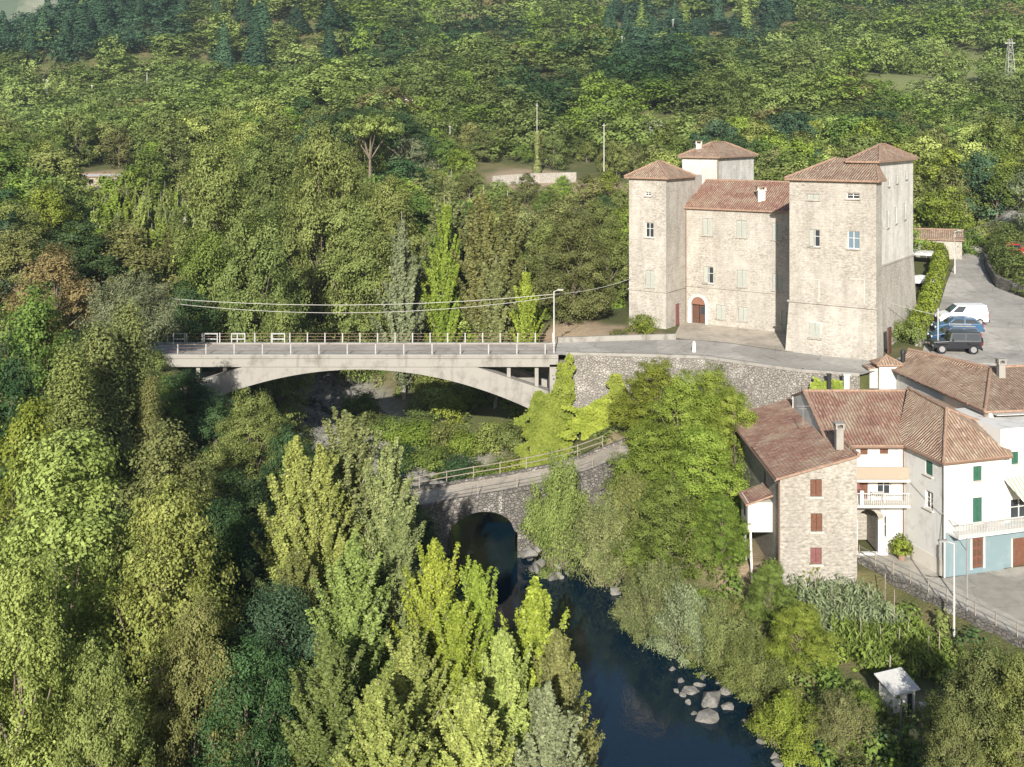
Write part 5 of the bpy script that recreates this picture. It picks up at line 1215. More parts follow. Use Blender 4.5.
def forest_mass(name, tones, pick, seed, label=None):
    """everything beyond: crowns of leaf clumps merged in one mesh"""
    g = np.random.default_rng(seed); Vs, Fs, Ts, Ms, off = [], [], [], [], 0
    T = {}
    for kind in ('w0', 'w1', 'w2', 'w3', 'c0', 'c1'):
        pass
    y = 245.0
    protos = {}
    for q, nl in (('a', 2600), ('b', 1500), ('c', 850)):
        protos[q] = []
        for k in range(6):
            R, H = 1.0, 2.2
            lobes = [(math.cos(a) * .5, math.sin(a) * .5, G.uniform(.8, 1.7), .5, .5) for a in np.linspace(0, 6.28, 6)[:-1] + G.uniform(0, 1)] + [(0, 0, 1.9, .45, .4), (0, 0, 1.0, .7, .9)]
            V, F, t, _ = lobed(lobes, nl,   .2, 110, {'a': .105, 'b': .135, 'c': .175}[q], .4, inner=.02); protos[q].append((V, F, t))
        for k in range(2):
            z = np.sqrt(G.random(nl)) ; z = 1 - z; a = G.uniform(0, 6.28, nl); r = (1 - z) * .62 * G.uniform(.7, 1.1, nl)
            P = np.stack([np.cos(a) * r, np.sin(a) * r, .2 + z * 2.6], 1); V, F = leaves(P, np.stack([np.cos(a), np.sin(a), np.full(nl, .8)], 1) + unit(nl) * .4, {'a': .10, 'b': .135, 'c': .18}[q]); protos[q].append((V, F, np.clip(G.normal(.5, .2, nl), 0, 1)))
    cnt = 0
    while y < 1010:
        st = 11.0 + (y - 245) * .008; x = -.56 * y
        while x < .53 * y:
            X, Y = x + g.uniform(-.42, .42) * st, y + g.uniform(-.42, .42) * st; x += st
            if not free(X, Y, 1): continue
            z = h1(X, Y)
            px = 512 + FPX * X / Y; py = HORIZON + FPX * (EYE - z - 4) / Y
            if py < -60 and px > 190: continue
            n = math.sin(X * .02 + Y * .011) + math.sin(X * .043 - Y * .03 + 1) + g.normal(0, .75)
            con = (px < 330 and py < 66 and g.random() < .3) or (600 < px < 800 and py < 50 and g.random() < .35)
            dark = con or (620 < px < 800 and py < 62 + 12 * math.sin(X * .05)) or (px < 190 and py < 60)
            tone = 2 if dark and g.random() < .85 else (5 if px > 930 and py < 60 and g.random() < .5 else (1 if n > .55 else (3 if n < -1.5 else (4 if g.random() < .03 else (5 if g.random() < .3 else 0)))))
            q = 'a' if Y < 340 else 'b' if Y < 520 else 'c'
            V, F, t = protos[q][6 + g.integers(2) if con else g.integers(6)]
            w = st * g.uniform(.42, 1.0); hh = (g.uniform(2.8, 6.2) + (1.2 if con else 0)) * (1 + (Y - 245) * .0004); a = g.uniform(0, 6.28); ca, sa = math.cos(a), math.sin(a)
            W = np.empty_like(V); W[:, 0] = X + (V[:, 0] * ca - V[:, 1] * sa) * w; W[:, 1] = Y + (V[:, 0] * sa + V[:, 1] * ca) * w; W[:, 2] = z - .8 + V[:, 2] * hh
            Vs.append(W); Fs.append(F + off); off += len(V); Ts.append(np.clip(t * .5 + g.uniform(-.1, .55), 0, 1)); Ms.append(np.full(len(F), tone)); cnt += 1
        y += st * .9
    me = np_mesh(name, np.concatenate(Vs), np.concatenate(Fs), [L['mid'], L['lime'], L['blue'], L['dark'], L['brown'], L['bright']], np.concatenate(Ms), np.concatenate(Ts))
    print('forest', cnt, off // 4)
    return struct(link(name, me), 'stuff')
forest_mass('forest', None, None, 5)

# undergrowth on the banks and slopes (uncountable): one mass
def undergrowth():
    n = 2600; Vs, Fs, Ts, Ms, off = [], [], [], [], 0; g = np.random.default_rng(3); k = 0
    ST = [(24.9, 80.3), (26.2, 77.5), (28.6, 71.8), (31.5, 65.5)]
    while k < n:
        Y = 36 + 150 * g.random() ** 1.3; X = g.uniform(-.52, .52) * Y
        d, hw, s = river(np.array([X]), np.array([Y])); d = d[0] - hw[0]
        if d < 2.2: continue
        if s[0] > 0 and X > np.interp(Y, [60, 65, 72, 80, 81], [34, 31, 28, 24.6, 16.4]) - 1.2 and Y < 98: continue
        if Y > y_edge(X) - 1.3 and Y < 125 and X > 2: continue
        if X > 28 and Y > 95: continue
        if 86 < Y < 97 and -17 < X < 17: continue
        if X < 5 and 99.5 < Y < 109: continue
        if not free(X, Y): continue
        r = g.uniform(.5, 1.25); hgt = g.uniform(.6, 1.7) * (1 if Y < 110 else 1.5); m = int(90 * (1.3 if Y < 80 else 1)); z = h1(X, Y)
        dd = unit(m); dd[:, 2] = abs(dd[:, 2]); P = np.array([X, Y, z]) + dd * np.array([r, r, hgt]) * g.uniform(.6, 1.05, (m, 1))
        V, F = leaves(P, dd + unit(m) * .7, .3 if Y < 110 else .42); Vs.append(V); Fs.append(F + off); off += len(V)
        Ts.append(np.clip(g.normal(.45, .15) + g.normal(0, .15, m), 0, 1)); Ms.append(np.full(m, g.choice(5, p=[.3, .25, .2, .15, .1]))); k += 1
    me = np_mesh('undergrowth', np.concatenate(Vs), np.concatenate(Fs), [L['green'], L['mid'], L['bright'], L['olive'], L['dark']], np.concatenate(Ms), np.concatenate(Ts))
    struct(link('undergrowth', me), 'stuff')
undergrowth()
# ------------------------------------------------------------------ ivy, hedges, bushes with their own shape
def leaf_thing(name, label, cat, P, Nn, size, tone, part='foliage', group=None, aspect=.75, base=None, stems=None):
    P = np.asarray(P); V, F = leaves(P, np.asarray(Nn), size, aspect); c = base if base is not None else (float(P[:, 0].mean()), float(P[:, 1].mean()), float(P[:, 2].min()))
    n = len(P); blot = .5 + .22 * np.sin(P[:, 0] * 1.7 + P[:, 2] * 1.3) * np.cos(P[:, 1] * 1.1 - P[:, 2] * 2.1)
    me = np_mesh(name, V - np.array(c), F, L[tone], tint=np.clip(blot + G.normal(0, .17, n), 0, 1))
    t = thing(name, label, cat, c, 0, group); o = link(part, me, t, True)
    if stems: o2 = stems.build('stem', MT['bark'], t)
    return t
def ivy(label, a, b, z0, z1, n, tone='ivy', out=.35, bulge=.35, seed=0, ragged=.35):
    """a curtain of ivy on a wall running a-b"""
    a = np.array(a, float); b = np.array(b, float); u = b - a; nn = np.array([u[1], -u[0]]) / np.hypot(*u)
    s = G.random(n); e = ragged * (.35 + .3 * np.sin(s * 4.3 + seed) + .2 * np.sin(s * 9.1 + seed * 2) + .12 * G.random(n)); zz = z0 + G.random(n) ** .85 * (z1 - z0) * (1 - np.abs(e) * .6); k = .5 + .5 * np.sin(s * 14 + zz * 1.4 + seed) * np.cos(zz * 2.3 + seed)
    o = out * (.3 + bulge * k + G.random(n) * .5)
    s2 = s + (.10 * np.sin(zz * 2.1 + seed) + .07 * np.sin(zz * 4.7 + seed * 3) + G.normal(0, .03, n)) * np.sign(s - .5) * (np.abs(s - .5) > .32)
    o = o * (.55 + .9 * (.5 + .5 * np.sin(s * 6 + seed) * np.sin(zz * 1.1 + seed)))
    P = np.stack([a[0] + u[0] * s2 + nn[0] * o, a[1] + u[1] * s2 + nn[1] * o, zz], 1)
    N_ = np.stack([np.full(n, nn[0]), np.full(n, nn[1]), np.full(n, .45)], 1) + unit(n) * .55
    st = MB()
    for q in (.25, .6): st.tube([(a[0] + u[0] * q, a[1] + u[1] * q, z0 - .2), (a[0] + u[0] * (q + .06), a[1] + u[1] * (q + .06), (z0 + z1) / 2)], .05, 5)
    return leaf_thing('ivy', label, 'ivy', P, N_, .24, tone, stems=None)
ivy('yellow green ivy curtain hanging over the pier of the road bridge', (1.0, 101.7), (4.9, 101.7), -11.2, -1.2, 15000, 'bright', seed=1, out=1.1, ragged=.8)
ivy('ivy falling from the bridge corner down the edge of the pier', (4.2, 101.5), (5.6, 101.6), -9.5, .5, 2500, seed=2, out=.6)
ivy('ivy mound at the foot of the retaining wall', (5.4, 101.0), (11.2, 100.2), -7.2, -3.4, 6500, seed=3, out=1.2, ragged=.9)
ivy('ivy patch in the middle of the retaining wall', (8.6, 101.3), (12.4, 100.9), -6.5, -1.2, 6500, 'bright', seed=4, out=1.3, ragged=1.2, bulge=.8)
ivy('ivy clump on the wall top above the stone house', (25.6, 94.2), (28.3, 93.2), -2.2, .2, 2200, 'bright', seed=6, out=.7, ragged=.6)
ivy('green creepers over the bank below the old bridge ramp', (8.5, 91.4), (13, 92.0), -9.8, -6.8, 3500, 'bright', seed=7, out=.7)

def hedge(label, line, w, h, n, tone, zf=None, name='hedge', size=.24, group=None, lump=.25):
    P, N_ = [], []; line = [np.array(q, float) for q in line]; Ls = [np.linalg.norm(b[:2] - a[:2]) for a, b in zip(line, line[1:])]; tot = sum(Ls)
    for (a, b), l in zip(zip(line, line[1:]), Ls):
        m = int(n * l / tot); s = G.random(m); u = (b - a)[:2] / l; nn = np.array([u[1], -u[0]]); th = G.uniform(-.4, math.pi + .4, m); rr = 1 + lump * np.sin(s * l * 1.9) * np.cos(th * 2 + s * l) + G.normal(0, .09, m)
        ox, oz_ = np.cos(th) * w / 2 * rr, np.maximum(-.1, np.sin(th)) ** .7 * h * rr if False else np.clip(np.sin(th), -.2, 1) * h * rr
        c = a[None, :] + (b - a)[None, :] * s[:, None]; P.append(np.stack([c[:, 0] + nn[0] * ox, c[:, 1] + nn[1] * ox, c[:, 2] + np.maximum(oz_, 0) * 1.0], 1))
        N_.append(np.stack([nn[0] * np.cos(th), nn[1] * np.cos(th), np.sin(th)], 1) + unit(m) * .6)
    return leaf_thing(name, label, 'hedge' if 'hedge' in name else 'bush', np.concatenate(P), np.concatenate(N_), size, tone, group=group)
def hz(x, y, dz=0): return (x, y, h1(x, y) + dz)
# hedge on its wall left of the lane
hl = [(39.2, 106), (41.6, 110.5), (46.6, 121), (52.4, 134), (57.6, 146), (56.8, 152), (53, 156)]
hw_ = thing('garden_wall', 'low grey wall under the clipped hedge along the lane', 'wall', (48, 125, 1)); b = MB()
for (xa, ya), (xb, yb) in zip(hl[:5], hl[1:5]):
    u = Vector((xb - xa, yb - ya, 0)).normalized(); n_ = u.cross(ez_); za, zb_ = h1(xa + .5, ya) , h1(xb + .5, yb)
    for s_, t_ in ((1, 0),): b.prism([Vector((xa, ya, za - 1)) - n_ * .35, Vector((xa, ya, za - 1)) + n_ * .2, Vector((xb, yb, zb_ - 1)) + n_ * .2, Vector((xb, yb, zb_ - 1)) - n_ * .35], (0, 0, 2.25))
b.build('face', MT['concrete'], hw_)
hedge('clipped yellow green hedge along the left side of the lane', [(x - .6, y, h1(x, y) + 1.0) for x, y in hl], 1.7, 1.35, 16000, 'ivy')
hedge('rough hedge on the embankment at the right side of the lane', [hz(60.6, 125, 0.2), hz(60.2, 131, .5), hz(62.6, 138.5, .5), hz(65.3, 146, .5), hz(68.5, 152, .5)], 3.8, 2.2, 12000, 'mid', size=.3)
hedge('dark green hedge beside the lane near the right edge', [hz(66, 114, 0), hz(64, 118, 0), hz(61.8, 123, 0)], 2.6, 1.5, 3500, 'olive', size=.28)
ew = thing('embankment_wall', 'low rough stone wall under the hedge right of the lane', 'wall', (62, 130, 1.5)); b = MB(); el = [(66, 113), (62.6, 118.4), (58.7, 126), (58.0, 131.2), (60.4, 139), (63, 146)]
for (xa, ya), (xb, yb) in zip(el, el[1:]):
    u = Vector((xb - xa, yb - ya, 0)).normalized(); n_ = u.cross(ez_); za, zb_ = h1(xa, ya), h1(xb, yb)
    b.prism([Vector((xa, ya, za - 1)) - n_ * .3, Vector((xa, ya, za - 1)) + n_ * .3, Vector((xb, yb, zb_ - 1)) + n_ * .3, Vector((xb, yb, zb_ - 1)) - n_ * .3], (0, 0, 2.3))
b.build('face', MT['rubble_low'], ew)
def bush_px(label, px, py, D, w, h, tone, kind='bush', cat='bush', name='bush', group=None):
    x = X_(px, D); return plant(name, kind, x, D, h1(x, D) + h, w, tone, label, cat, group, sink=.1)
bush_px('rounded bright bush at the foot of the slim left castle tower', 642, 336, 113.5, 3.6, 2.1, 'bright')
bush_px('large green bush at the right foot of the castle', 908, 345, 107, 3.6, 2.6, 'mid')
bush_px('yellow green bush between castle foot and parked cars', 893, 335, 110, 3.4, 1.9, 'ivy')
bush_px('small tree like bush at the start of the lane hedge', 900, 305, 112, 2.4, 3.2, 'green')
bush_px('dark bush beside the lane behind the lamp pole', 962, 242, 152, 6, 4, 'green'); bush_px('dark bush at the bend of the lane', 985, 238, 158, 6, 4.2, 'mid')
for a_ in ((428, 86.5, 3.6, 2.9, 'dark'), (412, 84, 4, 3.4, 'blue'), (440, 84.5, 3.2, 2.4, 'dark'), (448, 83, 3.0, 1.9, 'blue'), (422, 81, 4, 3, 'green')): bush_px('dark shrub at the left end of the old stone bridge arch', a_[0], 0, a_[1], a_[2], a_[3], a_[4], 'bush', 'shrub', 'shrub', 'shrubs at the old bridge')
bush_px('bush on slope under the left castle tower', 618, 330, 112, 2.2, .9, 'olive')
for i, (px, py, D, w, h, tn) in enumerate([(372, 400, 121, 5, 2.8, 'mid'), (395, 405, 118, 5, 3.0, 'green'), (420, 410, 116, 5.5, 3.2, 'bright'), (447, 412, 115, 5, 3.4, 'mid'), (470, 420, 113, 4.5, 3.0, 'bright'), (492, 425, 112, 4.5, 3.2, 'lime'), (512, 432, 110, 4, 3.4, 'mid'), (400, 440, 111, 4.5, 2.4, 'dark'), (430, 445, 109.5, 5, 2.6, 'green'), (460, 450, 107.5, 4.5, 2.6, 'dark'), (490, 452, 106.5, 4.5, 2.6, 'green'), (515, 455, 105.5, 4, 2.8, 'bright'), (360, 385, 128, 5, 3.2, 'green'), (440, 385, 124, 6, 3.4, 'lime'), (480, 390, 122, 6, 3.4, 'mid'), (515, 395, 119, 5, 3.0, 'bright'), *[(410 + 11 * i, 0, 117 + (i * 5.3) % 17, 5.2, 2.4 + (i * .7) % 1.5, ('bright', 'mid', 'lime', 'green')[i % 4]) for i in range(12)]]):
    bush_px('leafy shrub on the bank seen through the road bridge arch', px, py, D, w, h, tn, 'bush', 'shrub', 'shrub', 'shrubs under the road bridge')
for i, (px, D, w, h, tn) in enumerate([(630, 92, 3.5, 2.6, 'bright'), (650, 90, 3.5, 2.5, 'mid'), (690, 88, 3.6, 2.6, 'green'), (720, 86, 3.2, 2.8, 'bright'), (600, 90, 3, 2.2, 'mid'), (640, 82, 3.4, 2.4, 'willow'), (680, 78, 3.2, 2.4, 'mid'), (710, 76, 3, 2.2, 'bright'), (735, 74, 2.6, 1.8, 'olive'), (640, 77.5, 3.2, 2.4, 'silver'), (700, 70, 3, 2.2, 'mid'), (740, 68, 2.8, 2, 'bright'), (770, 65, 2.8, 1.8, 'mid'), (800, 63, 2.6, 1.9, 'bright'), (830, 62, 2.6, 2.0, 'mid'), (775, 60, 2.6, 1.7, 'ivy'), (812, 57, 2.6, 1.8, 'mid'), (860, 57, 2.4, 1.6, 'olive'), (900, 55, 2.2, 1.2, 'brown'), (865, 62.5, 2.2, 1.5, 'bright'), (585, 93, 3, 2.2, 'lime'), (545, 84.5, 2.6, 2.2, 'mid')]):
    bush_px('leafy shrub on the right bank between river and houses', px, 0, D, w, h, tn, 'bush', 'shrub', 'shrub', 'shrubs on the right bank')
for i in range(46):
    Y = rnd.uniform(46, 98); d_c = float(np.interp(Y, RIV[:, 1], RIV[:, 0])) - float(np.interp(Y, RIV[:, 1], RIVW)) - rnd.uniform(1.5, 16); X = d_c
    if abs(X / Y) > .5 or (85 < Y < 92 and X > -13): continue
    plant('shrub', 'bush', X, Y, h1(X, Y) + rnd.uniform(1.6, 3.2), rnd.uniform(2.6, 4.4), rnd.choice(['dark', 'green', 'blue', 'mid', 'olive']), 'dark leafy shrub on the left bank below the tall trees', 'shrub', 'shrubs on the left bank', .1)
for i in range(16):
    x, y = rnd.uniform(-39, -24), rnd.uniform(92, 101.5); plant('shrub', 'bush', x, y, h1(x, y) + rnd.uniform(1.4, 2.8), rnd.uniform(2.6, 4), rnd.choice(['dark', 'green', 'mid', 'olive']), 'leafy shrub at the left foot of the road bridge', 'shrub', 'shrubs at the left bridge foot', .1)
# reeds and bean rows under the stone house
def reeds(label, poly, n, h, tone, name='reed_bed'):
    P, N_ = [], []; k = 0; (x0, y0), (x1, y1), (x2, y2), (x3, y3) = poly
    while k < n:
        a, b_ = G.random(), G.random(); X = (x0 * (1 - a) + x1 * a) * (1 - b_) + (x3 * (1 - a) + x2 * a) * b_; Y = (y0 * (1 - a) + y1 * a) * (1 - b_) + (y3 * (1 - a) + y2 * a) * b_
        g = h1(X, Y); hh = h * G.uniform(.6, 1.1); m = 20; s = G.random(m); an = G.uniform(0, 6.28, m); r = .12 + .3 * s * G.random(m)
        P.append(np.stack([X + np.cos(an) * r, Y + np.sin(an) * r, g + hh * (.1 + .9 * s)], 1)); N_.append(np.stack([np.cos(an), np.sin(an), np.full(m, .4)], 1) + unit(m) * .4); k += 1
    P = np.concatenate(P); V, F = leaves(P, np.concatenate(N_), .42, .22, droop=-.9); me = np_mesh(name, V, F, L[tone], tint=np.clip(G.normal(.5, .2, len(F)), 0, 1))
    return struct(link(name, me), 'stuff')
reeds('', [(19, 75.3), (24.0, 74.8), (25.5, 70.5), (20, 70.5)], 420, 2.0, 'silver'); reeds('', [(20.5, 70.8), (26, 70.2), (28, 66), (22, 66)], 420, 1.6, 'green', 'bean_rows')
for i in range(16):
    x, y = rnd.uniform(20, 26.5), rnd.uniform(66.5, 74.6); g = h1(x, y); H_ = rnd.uniform(1.9, 2.8)
    o = thing('bean_pole', 'thin pale stake among the bean rows below stone house', 'stake', (x, y, g), 0, 'stakes in the bean garden'); b = MB(); b.tube([(x, y, g - .2), (x + rnd.uniform(-.1, .1), y, g + H_)], .035, 5); b.build('shaft', MT['wood_pole'], o)

# ------------------------------------------------------------------ rocks
def rock(x, y, z, r, label, group=None, name='river_rock', flat=.6):
    """an angular boulder: the hull of scattered points with worn edges"""
    import bmesh
    bm = bmesh.new(); sx, sy = rnd.uniform(.85, 1.4), rnd.uniform(.7, 1.05)
    for v in unit(15): bm.verts.new((v[0] * sx * rnd.uniform(.75, 1.05), v[1] * sy * rnd.uniform(.75, 1.05), v[2] * flat * rnd.uniform(.7, 1.05)))
    h_ = bmesh.ops.convex_hull(bm, input=bm.verts); bmesh.ops.delete(bm, geom=[v for v in bm.verts if not v.link_faces], context='VERTS')
    bmesh.ops.bevel(bm, geom=bm.edges[:], offset=.07, segments=2, affect='EDGES', clamp_overlap=True)
    me = bpy.data.meshes.new(name); bm.to_mesh(me); bm.free(); me.materials.append(MT['rock'])
    ob_ = link(name, me); ob_.location = (x, y, z); ob_.scale = (r, r, r); ob_.rotation_euler = (rnd.uniform(-.2, .2), rnd.uniform(-.2, .2), rnd.uniform(0, 6.28)); return tag(ob_, label, 'rock', group)
for px, py, r, lb in ((712, 700, 1.05, 'large pale boulder at the water edge, biggest of the lower right rocks'), (708, 718, .95, 'broad grey boulder standing out furthest into the dark water'), (690, 690, .5, None), (681, 680, .42, None), (683, 694, .36, None), (699, 684, .4, None), (726, 690, .6, None), (728, 706, .5, None), (688, 702, .34, None), (694, 712, .3, None), (760, 733, .3, None), (762, 741, .36, None), (774, 755, .34, None), (778, 763, .42, None), (745, 720, .26, None), (672, 668, .3, None), (676, 690, .28, None), (704, 676, .4, None), (718, 680, .42, None)):
    p = atz(px, py, WATER + .1); rock(p.x, p.y, WATER + .1 * r, r * .95, lb or 'pale river rock lying at the foot of the right bank', None if lb else 'rocks by the right bank')
for px, py, r, lb in ((572, 553, .95, 'wide pale boulder below the old bridge on the right bank'), (548, 549, .5, None), (533, 569, .45, 'small pale rock alone in the water below old bridge'), (590, 552, .7, None), (562, 556, .5, None), (600, 580, .5, None), (615, 592, .6, None), (622, 600, .5, None), (546, 561, .26, None), (480, 570, .3, None), (470, 552, .26, None)):
    p = atz(px, py, WATER + .1); rock(p.x, p.y, WATER + .15 * r, r * 1.1, lb or 'rough pale rock along the river just below the old bridge', None if lb else 'rocks below the old bridge', flat=.75)
for i in range(16):
    x = rnd.uniform(.9, 4.2); y = rnd.uniform(83.6, 87.0); top_ = float(np.interp(x, [.4, 5.2], [-10.4, -12.5])) - .5 * (87.2 - y); z = max(WATER, rnd.uniform(WATER, max(WATER + .1, top_))); rock(x, y, z, rnd.uniform(.35, .65), 'rough pale rock heaped against the right pier of the old bridge', 'rocks at the old bridge pier', flat=.8)
def pebbles():
    g = np.random.default_rng(8); ico = []
    import bmesh
    bm = bmesh.new(); bmesh.ops.create_icosphere(bm, subdivisions=1, radius=1); IV = np.array([v.co[:] for v in bm.verts]); IF = np.array([[v.index for v in f.verts] for f in bm.faces]); bm.free()
    Vs, Fs, off = [], [], 0
    for i in range(2600):
        Y = g.uniform(98, 172); c = np.interp(Y, RIV[:, 1], RIV[:, 0]); X = c + g.uniform(-1.15, 1.15) * np.interp(Y, RIV[:, 1], RIVW); r = .14 + .75 * g.random() ** 5; z = h1(X, Y)
        s = np.array([r * g.uniform(.8, 1.4), r * g.uniform(.7, 1.1), r * g.uniform(.4, .7)]); V = IV * (1 + g.normal(0, .14, (len(IV), 1))) * s; a = g.uniform(0, 6.28); V = np.stack([V[:, 0] * math.cos(a) - V[:, 1] * math.sin(a), V[:, 0] * math.sin(a) + V[:, 1] * math.cos(a), V[:, 2]], 1)
        Vs.append(V + np.array([X, Y, z + r * .15])); Fs.append(IF + off); off += len(V)
    struct(link('river_gravel', np_mesh('river_gravel', np.concatenate(Vs), np.concatenate(Fs), MT['rock'], smooth=False)), 'stuff')
pebbles()

# ------------------------------------------------------------------ poles, lamps and wires
def lamp_post(label, x, y, z, H, arm=(0, 0), m='metal_white', r=.07):
    t = thing('street_lamp', label, 'lamp', (x, y, z)); b = MB(); b.tube([(x, y, z - .3), (x, y, z + H * .4), (x, y, z + H)], [r * 1.3, r, r * .7], 8); b.build('pole', MT[m], t)
    ax, ay = arm; b = MB(); b.tube([(x, y, z + H - .05), (x + ax, y + ay, z + H + .1)], r * .5, 6); b.build('arm', MT[m], t)
    b = MB(); b.box((x + ax * 1.2, y + ay * 1.2, z + H + .1), (.55, .26, .12)); b.build('lamp_head', MT['metal'], t); return t
lp = atz(551.5, 352, 0.0); lamp_post('tall pale street lamp at the right end of the road bridge', lp.x + .2, 103.2, 0, 5.9, (.5, .1))
p2 = (X_(939, 139), 139.0); lamp_post('pale lamp pole by the lane beside the hedge', p2[0] + 2.0, 139, 2.6, 5.6, (.4, 0), r=.08)
a_ = at(958, 645, 69.5); lamp_post('white lamp pole on the street edge before the teal wall, left of two', a_.x - .25, 69.5, h1(a_.x - .25, 69.5), Z_(543, 69.5) - h1(a_.x - .25, 69.5), (-.55, .1), r=.06)
b_ = at(967, 636, 70.5); t = thing('utility_pole', 'slim grey pole on the street edge right of the white lamp pole', 'pole', (b_.x, b_.y, h1(b_.x, b_.y))); b = MB(); b.tube([(b_.x, b_.y, h1(b_.x, b_.y) - .3), (b_.x, b_.y, Z_(538, 70.5))], .06, 8); b.build('shaft', MT['metal'], t)
c_ = at(938, 355, 103.6); t = thing('utility_pole', 'thin pale pole in front of the parked black jeep', 'pole', (c_.x, c_.y, 0)); b = MB(); b.tube([(c_.x, c_.y, -.3), (c_.x, c_.y, 4.2)], .05, 7); b.build('shaft', MT['metal_white'], t)
def wire(label, pts, r=.035, sag=.5):
    b = MB()
    for a, c in zip(pts, pts[1:]):
        a, c = Vector(a), Vector(c); b.tube([a.lerp(c, i / 16) - Vector((0, 0, sag * 4 * i / 16 * (1 - i / 16))) for i in range(17)], r, 5)
    return tag(b.build('overhead_cable', MT['wire']), label, 'cable')
top = Vector((lp.x + .2, 103.2, 5.6))
wire('long pale cable running from the bridge lamp to trees on the left', [top, at(150, 297, 108)], .03, .9)
wire('second pale cable beside the first, crossing above the bridge', [top + Vector((0, .2, -.3)), at(152, 301, 104)], .025, 1.3)
wire('short cable from the bridge lamp to the castle tower', [top, C(.2, -.05, 5.0)], .03, .3)
wire('cables fanning from the lane lamp pole to the right edge', [(p2[0] + 2, 139, 8.0), at(1024, 200, 120)], .04, .8); wire('lower cable from the lane lamp pole to the right edge', [(p2[0] + 2, 139, 7.4), at(1024, 208, 116)], .035, .9)
wire('pale cable from the castle foot across the car park', [C(UR + .9, 2, 4.5), at(1024, 322, 118)], .03, .6)
wire('cable along the wall of the corner house above the teal paint', [WO + WV * 4.6 - WU * .15 + ez_ * -3.9, WO - WU * .2 - WV * .2 + ez_ * -5.6, Vector((b_.x, b_.y, -6.0))], .02, .12)
def hill_pole(px, yb, yt, label, arms=False, fat=1.0, ivy_h=0):
    p = hit(px, yb); Hh = (yb - yt) * p.y / FPX; t = thing('utility_pole', label, 'pole', p); w = max(.12, .9 * p.y / FPX * .75) * fat; b = MB(); b.tube([p - Vector((0, 0, .5)), p + Vector((0, 0, Hh))], [w * .62, w * .4], 7); b.build('shaft', MT['metal_white'], t)
    b = MB(); b.box(p + Vector((0, 0, Hh * .97)), (w * 4, w * .5, w * .4)); b.build('crossarm', MT['metal_white'], t)
    if ivy_h:
        n = 700; s = G.random(n); a = G.uniform(0, 6.28, n); r = (.6 + .3 * np.sin(s * 9) + .25 * G.random(n)) * (1.05 - .5 * s); P = np.stack([p.x + np.cos(a) * r, p.y + np.sin(a) * r, p.z + s * Hh * ivy_h], 1); V, F = leaves(P, np.stack([np.cos(a), np.sin(a), np.full(n, .3)], 1), .5, .7); o = link('ivy', np_mesh('ivy', V - np.array(p), F, L['olive'], tint=G.random(n)), t, True)
for a in ((27, 112, 88, 'white pole on the far left hillside, leftmost of its line'), (47, 112, 80, 'greyish pole right of the leftmost hillside pole'), (92, 108, 86, 'white pole standing above the dark trees on left hillside'), (147, 104, 74, 'tall thin pole right of the white one on left hillside'), (450, 156, 126, 'white pole right of the umbrella pine'), (437, 96, 82, 'short pole on the slope above the flat roofed building'), (673, 46, 20, 'white pole high on the dark slope above the castle'), (622, 58, 36, 'grey pole left of the white one high on the slope'), (36, 46, 33, 'tiny white pole in the dark woods at the upper left')): hill_pole(*a)
hill_pole(537, 178, 103, 'tall pole wrapped in ivy behind the white garden wall', ivy_h=.62); hill_pole(604, 196, 124, 'thick grey pole left of the castle towers', fat=1.4, ivy_h=.3)
p = hit(1010, 104); Hh = 64 * p.y / FPX; t = thing('lattice_tower', 'thin lattice pylon on the hillside at the upper right', 'pylon', p); b = MB(); w0_, w1_ = Hh * .085, Hh * .02
def ring(s): w = w0_ + (w1_ - w0_) * s; return [p + Vector((sx * w, sy * w, s * Hh)) for sx, sy in ((-1, -1), (1, -1), (1, 1), (-1, 1))]
for k in range(9):
    A_, B_ = ring(k / 9), ring((k + 1) / 9)
    for i in range(4): b.bar(A_[i], B_[i], .10); b.bar(A_[i], B_[(i + 1) % 4], .06); b.bar(A_[i], A_[(i + 1) % 4], .06)
b.build('mast', MT['metal'], t); b = MB(); b.box(p + Vector((0, 0, Hh * .93)), (Hh * .16, .2, .2)); b.build('crossarm', MT['metal_white'], t)

# ------------------------------------------------------------------ small buildings on the hill and by the lane
def cabin(label, px, py, w, d, h, wm, rm, name='cabin', cat='cabin', rz=0, flat=False, D=None, lift=0):
    p = hit(px, py) if D is None else Vector((X_(px, D), D, h1(X_(px, D), D))); t = thing(name, label, cat, p, rz); u = Vector((math.cos(rz), math.sin(rz), 0)); v = Vector((-u.y, u.x, 0)); o = p - u * w / 2 - v * d / 2; b = MB()
    op = [(w * .2, w * .2 + .9, h * .4, h * .75), (w * .6, w * .6 + .9, 0.05, min(h * .8, 2.0))]
    b.wall(o, u, w, h, op, .15, zmin=-1.5)
    for q in op: back(b, o, u, *q, d=.3, m=1)
    b.wall(o + u * w, v, d, h, zmin=-1.5); b.wall(o + u * w + v * d, -u, w, h, zmin=-1.5); b.wall(o + v * d, -v, d, h, zmin=-1.5); b.build('wall', [MT[wm], MT['dark']], t)
    A, B, D_, E = o - u * .3 - v * .3, o + u * (w + .3) - v * .3, o + u * (w + .3) + v * (d + .3), o - u * .3 + v * (d + .3); Zh = ez_ * h; Zr = ez_ * (h + (.25 if flat else d * .22)); m1, m2 = (A + E) / 2, (B + D_) / 2
    roof_mesh([(A + Zh, B + Zh, m2 + Zr, m1 + Zr), (m1 + Zr, m2 + Zr, D_ + Zh, E + Zh)], MT[rm], t, .15, [(m1 + Zr, m2 + Zr)]); return t
MT['slate'] = mat('grey_sheet_roof', speckled((.42, .43, .45), .2, 1, 6), rough=.6)
cabin('grey flat roofed building among trees above the umbrella pine', 399, 112, 10, 6, 3.6, 'white_worn', 'slate', 'farm_building', 'building', .1, True)
